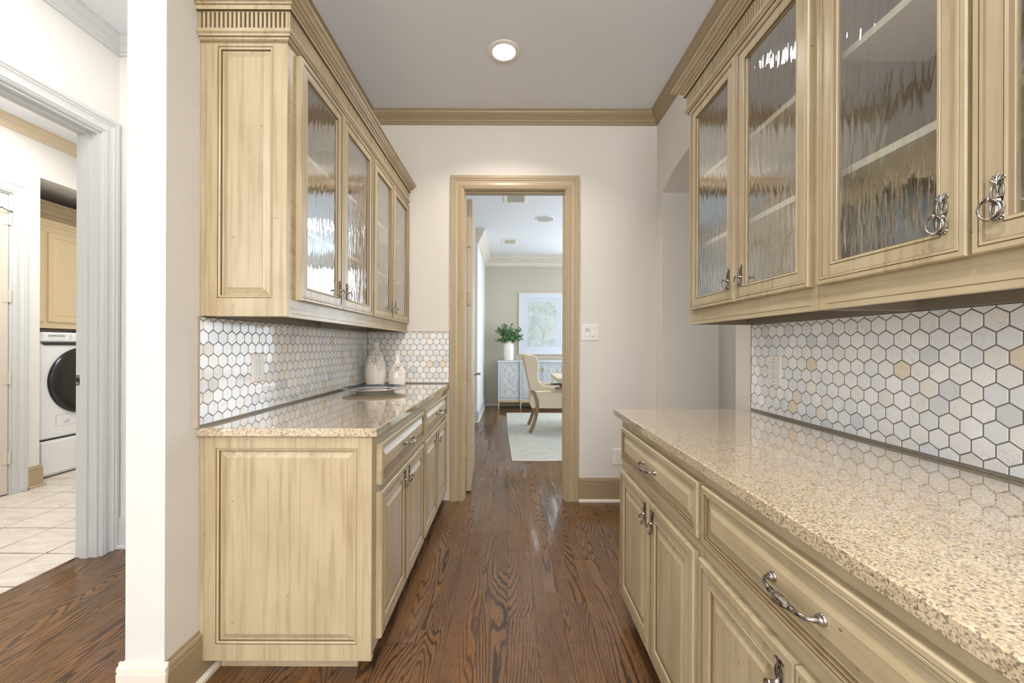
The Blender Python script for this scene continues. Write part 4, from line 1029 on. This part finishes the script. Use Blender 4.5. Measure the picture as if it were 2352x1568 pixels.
def chair(loc, label):
    r = empty('dining_chair', loc, label, 'chair')
    f = lambda a, b, d: (a-loc[0], d-loc[1], b-loc[2]); og = (0, 0, 0)
    side = [(.185, 1.03), (.20, 1.07), (.25, 1.087), (.32, 1.085), (.36, 1.06), (.380, 1.02), (.388, .95), (.386, .87), (.380, .79), (.386, .745), (.405, .710), (.44, .680), (.48, .662), (.55, .648), (.625, .640), (.625, .612), (.50, .600), (.312, .590), (.275, .615), (.23, .82)]
    for (y0, y1) in ((5.60, 5.655), (6.185, 6.24)):
        mb = MB(); mb.poly(side, f, y0, y1); bev(mb.build('wing', 'linen', r, smooth=40), .012)
    mb = MB(); bk = [(.172, 1.06), (.20, 1.095), (.245, 1.10), (.27, 1.07), (.345, .58), (.33, .55), (.285, .56), (.23, .80)]
    mb.poly(bk, f, 5.655, 6.185); bev(mb.build('backrest', 'linen', r, smooth=40), .012)
    mb = MB(); mb.poly([(.30, .345), (.93, .345), (.95, .38), (.95, .53), (.93, .57), (.33, .57), (.28, .50), (.27, .42)], f, 5.625, 6.215); bev(mb.build('seat', 'linen', r, smooth=40), .015)
    def leg(cl, wd, y0, y1):
        L = []; Rr_ = []
        for i, (x, z) in enumerate(cl):
            a = cl[max(0, i-1)]; b = cl[min(len(cl)-1, i+1)]; d = Vector((b[0]-a[0], b[1]-a[1])).normalized(); n = Vector((-d.y, d.x))
            L.append((x+n.x*wd/2, z+n.y*wd/2)); Rr_.append((x-n.x*wd/2, z-n.y*wd/2))
        mb = MB(); mb.poly(L+Rr_[::-1], f, y0, y1); return bev(mb.build('leg', 'oakleg', r), .004, 2)
    rl = [(.315, .60), (.345, .53), (.37, .46), (.378, .39), (.372, .31), (.350, .20), (.318, .10), (.283, .0135)]
    for (y0, y1) in ((5.612, 5.655), (6.185, 6.228)): leg(rl, .046, y0, y1)
    for (y0, y1) in ((5.635, 5.68), (6.16, 6.205)): leg([(.90, .35), (.90, .18), (.90, .0135)], .045, y0, y1)
    for (y0, y1) in ((5.605, 5.65), (6.19, 6.235)):
        mb = MB(); mb.poly([(.62, .612), (.74, .612), (.755, .60), (.765, .56), (.80, .56), (.79, .635), (.77, .645), (.62, .642)], f, y0, y1); bev(mb.build('arm', 'oakleg', r), .004, 2)
    return r
chair((.6, 5.92, 0), 'cream linen wingback dining chair with oak legs at the table end')
# table
org = (1.6, 6.0, 0); r = empty('dining_table', org, 'pale oak dining table top at right edge of doorway view', 'table')
mb = MB(); mb.bbox((.64, 5.53, .715), (2.7, 6.47, .775), .006); mb.build('tabletop', 'oaktop', r, org)
for x in (1.1, 2.3):
    mb = MB(); mb.box((x-.05, 5.7, .10), (x+.05, 6.3, .18)); mb.box((x-.04, 5.93, .18), (x+.04, 6.07, .715)); mb.bbox((x-.06, 5.62, .013), (x+.06, 6.38, .10), .01); mb.build('leg', 'oakleg', r, org)
mb = MB(); mb.box((1.1, 5.98, .22), (2.3, 6.02, .32)); mb.build('stretcher', 'oakleg', r, org)
# sideboard
m = mat('pale_blue_washed_wood', (196, 208, 218), .5); t = NT(m); M['blue'] = m
nz = t.noise(t.pos((70, 70, 5)), 1, 3, .6); t.link(t.ramp(nz, [(.3, (184, 194, 202)), (.7, (214, 220, 224))]), t.b.inputs['Base Color'])
M['blue2'] = mat('pale_blue_frame', (204, 210, 214), .45)
SY = 7.80; org = (.617, 8.03, 0)
r = empty('sideboard', org, 'pale blue sideboard with gold trellis doors and wooden legs', 'sideboard')
f = lambda x, y, z: (x-org[0], y-org[1], z)
def sb(x0, x1, yf, name='body_section'):
    mb = MB(); mb.box((x0, yf+.018, .16), (x1, 8.26, .893)); fr = FR('N', yf+.018); g = lambda a, b, c: fr(a, b, c)
    mb.bbox((x0-.008, yf-.006, .893), (x1+.008, 8.27, .923), .004)
    mb.build(name, 'blue2', r, org)
    mb = MB(); mb.box((x0, yf+.002, .125), (x1, yf+.03, .165)); mb.build('leg_rail', 'gold', r, org)
sb(-.235, .185, SY+.02); sb(.188, 1.046, SY-.02, 'body_section'); sb(1.049, 1.469, SY+.02)
for x in (-.235, .19, 1.015, 1.44):
    for y in (SY+(.0 if x in (-.235, 1.44) else -.02), 8.2):
        mb = MB(); vs = [(x+.006, y+.006, 0), (x+.026, y+.006, 0), (x+.026, y+.026, 0), (x+.006, y+.026, 0), (x-.002, y, .165), (x+.034, y, .165), (x+.034, y+.034, .165), (x-.002, y+.034, .165)]
        mb.add(vs, [(0, 3, 2, 1), (4, 5, 6, 7), (0, 1, 5, 4), (1, 2, 6, 5), (2, 3, 7, 6), (3, 0, 4, 7)]); mb.build('leg', 'gold', r, org)
SEG = [((300, 290), (455, 455)), ((370, 375), (370, 480)), ((370, 480), (550, 665)), ((455, 455), (455, 570)), ((455, 455), (550, 350)), ((300, 560), (375, 640)), ((375, 640), (375, 750)),
       ((300, 680), (455, 840)), ((455, 570), (375, 640)), ((455, 680), (545, 770)), ((455, 680), (375, 750)), ((470, 290), (600, 420)), ((300, 440), (455, 290)), ((300, 550), (370, 480)), ((455, 570), (600, 440)),
       ((300, 800), (455, 680)), ((455, 840), (600, 700)), ((550, 665), (600, 620)), ((545, 770), (600, 720))]
for (x0, x1, yf, flip) in ((-.198, .165, SY+.02, 0), (.235, .612, SY-.02, 0), (.622, 1.0, SY-.02, 1), (1.09, 1.44, SY+.02, 1)):
    mb = MB(); fr = FR('N', yf+.018); g = lambda a, b, c: tuple(p-q for p, q in zip(fr(a, b, c), org))
    rect_loops(mb, g, insets(x0, .205, x1, .862, [(0, -.001, 0), (0, .012, 0), (.012, .012, 0), (.014, .006, 1)]), 0)
    d = mb.build('door', ['blue', 'slot'], r, fixn=False)
    mb = MB()
    for (p, q) in SEG:
        P = []
        for (a, b_) in (p, q):
            a = (a-290)/325; b_ = 1-(b_-280)/565
            if flip: a = 1-a
            P.append(g(x0+.014+a*(x1-x0-.028), .219+b_*.629, .0075))
        mb.tube(P, .0028, 4)
    mb.build('gold_trellis', 'gold', d, fixn=False)
for x in (.600, .634):
    mb = MB(); mb.bbox((x-.009, SY-.035, .735), (x+.009, SY-.014, .79), .003); mb.build('pull', 'gold', r, org)
for z in (.82, .30):
    mb = MB(); mb.box((.163, SY+.018, z-.03), (.178, SY+.034, z+.03)); mb.build('hinge', 'gold', r, org)
# vase with branches
r = empty('flower_vase', (-.03, 8.04, .923), 'tall white vase with bushy green sprigs on the blue sideboard', 'vase')
mb = MB(); mb.lathe([(.082, 0), (.092, .003), (.096, .05), (.101, .18), (.101, .27), (.095, .31), (.078, .338), (.062, .350), (.060, .37), (.066, .382), (.055, .382), (.05, .35)], (0, 0, 0), 32); mb.build('body', M['ceramic'], r, smooth=True)
m = mat('green_leaf', (70, 110, 66), .5); t = NT(m); M['leaf'] = m
nz = t.noise(t.pos((25, 25, 25)), 1, 2); t.link(t.ramp(nz, [(.3, (52, 88, 56)), (.55, (104, 146, 92)), (.75, (150, 184, 140))]), t.b.inputs['Base Color'])
M['stem'] = mat('green_stem', (74, 92, 56), .6)
st = MB(); lv = MB(); rnd = random.Random(3)
for k in range(46):
    a = rnd.uniform(0, 2*PI); R = rnd.uniform(.08, .25); H = rnd.uniform(.04, .33)*(1.1-R*1.5)+(.0 if R > .17 else .06)
    tip = Vector((math.cos(a)*R*1.05, math.sin(a)*R*.6, .37+H))
    if k < 3: tip = Vector((-.25+.05*k, -.03*k, .38+.02*k))
    if k == 3: tip = Vector((.26, -.02, .47))
    if k == 4: tip = Vector((.22, -.02, .62))
    if k == 5: tip = Vector((-.2, 0, .64))
    b0 = Vector((math.cos(a)*.02, math.sin(a)*.02, .34)); mid = (b0+tip)/2+Vector((0, 0, .04))
    pts = [b0*(1-q)**2+mid*2*q*(1-q)+tip*q*q for q in [i/6 for i in range(7)]]
    st.tube(pts, .0025, 5)
    for i in range(1, 7):
        for j in range(7):
            d = Vector((rnd.gauss(0, 1), rnd.gauss(0, 1), rnd.gauss(.3, .8))).normalized(); n = Vector((rnd.gauss(0, 1), rnd.gauss(0, 1), rnd.gauss(0, 1))).normalized()
            leafy(lv, pts[i], d, rnd.uniform(.035, .065), rnd.uniform(.006, .010), n)
st.build('stems', 'stem', r, fixn=False)
o = lv.build('foliage', 'leaf', r, fixn=False, smooth=True); o['kind'] = 'stuff'
# picture
m = mat('abstract_print', (206, 216, 212), .4); t = NT(m); M['art'] = m
p = t.pos((1, 1, 1))
n1 = t.noise(p, 3.2, 4, .6, 1.5); n2 = t.noise(p, 7, 5, .7, 2.5); n3 = t.noise(p, 14, 4, .6, 1)
c = t.ramp(n1, [(.3, (176, 192, 192)), (.5, (206, 216, 212)), (.7, (222, 226, 220))])
c = t.mix(t.ramp(n2, [(.46, (0, 0, 0)), (.50, (150, 150, 150)), (.54, (0, 0, 0))]), c, s2l((140, 132, 118)))
c = t.mix(t.ramp(n3, [(.62, (0, 0, 0)), (.70, (140, 140, 140))]), c, s2l((222, 198, 140)))
t.link(c, t.b.inputs['Base Color'])
M['mat'] = mat('white_mount', (216, 222, 234), .35); M['champ'] = mat('champagne_frame', (226, 214, 186), .35, .3)
org = (.645, 8.31, 1.035); r = empty('framed_picture', org, 'large framed abstract print of pale blossoms above the sideboard', 'picture')
fr = FR('N', 8.31); g = lambda a, b, c: tuple(p_-q for p_, q in zip(fr(a, b, c), org))
u0, u1, v0, v1 = .172, 1.118, 1.035, 2.293
mb = MB(); rect_loops(mb, g, insets(u0, v0, u1, v1, [(0, 0, 0), (0, .03, 0), (.012, .03, 0), (.014, .018, 0)])); mb.build('frame', 'champ', r, fixn=False)
mb = MB(); rect_loops(mb, g, [(u0+.013, v0+.013, u1-.013, v1-.013, .018, 0), (u0+.10, v0+.165, u1-.10, v1-.105, .018, 0), (u0+.103, v0+.168, u1-.103, v1-.108, .014, 1), (u0+.14, v0+.17, u1-.14, v1-.145, .014, 0), (u0+.143, v0+.172, u1-.143, v1-.148, .010, 1), (u0+.175, v0+.185, u1-.175, v1-.178, .010, 0)]); mb.build('mount', ['mat', 'pencil'], r, fixn=False)
mb = MB(); mb.add([g(u0+.17, v0+.18, .009), g(u1-.17, v0+.18, .009), g(u1-.17, v1-.17, .009), g(u0+.17, v1-.17, .009)], [(0, 1, 2, 3)]); mb.build('print', 'art', r, fixn=False)
mb = MB()     # painted branches as thin raised strokes
for (pts, rr) in (([(.35, 1.86), (.45, 1.74), (.55, 1.66), (.66, 1.52)], .003), ([(.66, 1.38), (.72, 1.62), (.80, 1.80), (.86, 1.92)], .003), ([(.66, 1.30), (.70, 1.50), (.62, 1.62)], .004), ([(.70, 1.36), (.80, 1.52), (.88, 1.62)], .0025)):
    mb.tube([g(a, b, .010) for a, b in pts], rr, 5)
rnd = random.Random(11)
for k in range(60):
    bx, bz = rnd.choice(((.63, 1.98), (.72, 1.78), (.90, 1.95), (.68, 1.45), (.76, 1.55), (.42, 1.72)))
    mb.blob(g(bx+rnd.gauss(0, .035), bz+rnd.gauss(0, .05), .010), (.011, .003, .008), 6, 1 if k % 3 else 2)
mb.build('painted_blossom', [mat('stroke_grey', (188, 186, 174), .5), mat('stroke_gold', (216, 198, 150), .5), mat('stroke_blue', (176, 188, 190), .5)], r, fixn=False)
# ceiling fittings in the dining room
def vent(x0, x1, y0, y1, label, seed):
    org = ((x0+x1)/2, (y0+y1)/2, ZC); r = empty('ceiling_vent', org, label, 'vent', 'ceiling vents in the dining room')
    mb = MB(); g = lambda a, b, c: (a-org[0], b-org[1], -c)
    rect_loops(mb, g, insets(x0, y0, x1, y1, [(0, 0, 0), (0, .004, 0), (.004, .008, 0), (.045, .008, 0), (.047, .002, 0)]), 1); mb.build('frame', ['white', 'pencil'], r, fixn=False)
    n = 9
    for k in range(n):
        y = y0+.055+(y1-y0-.11)*k/(n-1); mb = MB(); mb.add([g(x0+.047, y-.010, .002), g(x1-.047, y-.010, .002), g(x1-.047, y+.008, .009), g(x0+.047, y+.008, .009)], [(0, 1, 2, 3)]); mb.build('slat', 'wall_dining', r, fixn=False)
vent(-.09, .21, 4.80, 5.20, 'white ceiling vent nearer the doorway in the dining room', 1)
vent(-.15, .12, 6.95, 7.30, 'white ceiling vent farther back in the dining room', 2)
r = empty('ceiling_speaker', (.49, 5.85, ZC), 'round flush speaker grille in the dining room ceiling', 'speaker')
mb = MB(); mb.lathe([(.14, 0), (.14, -.004), (.134, -.007), (.122, -.007), (.12, -.004)], (0, 0, 0), 36, closed_ends=False); mb.build('rim', 'white', r, smooth=True)
mb = MB(); mb.lathe([(.121, -.004), (.001, -.0045)], (0, 0, 0), 36, closed_ends=False); mb.build('grille', mat('grey_grille', (178, 176, 172), .7), r)
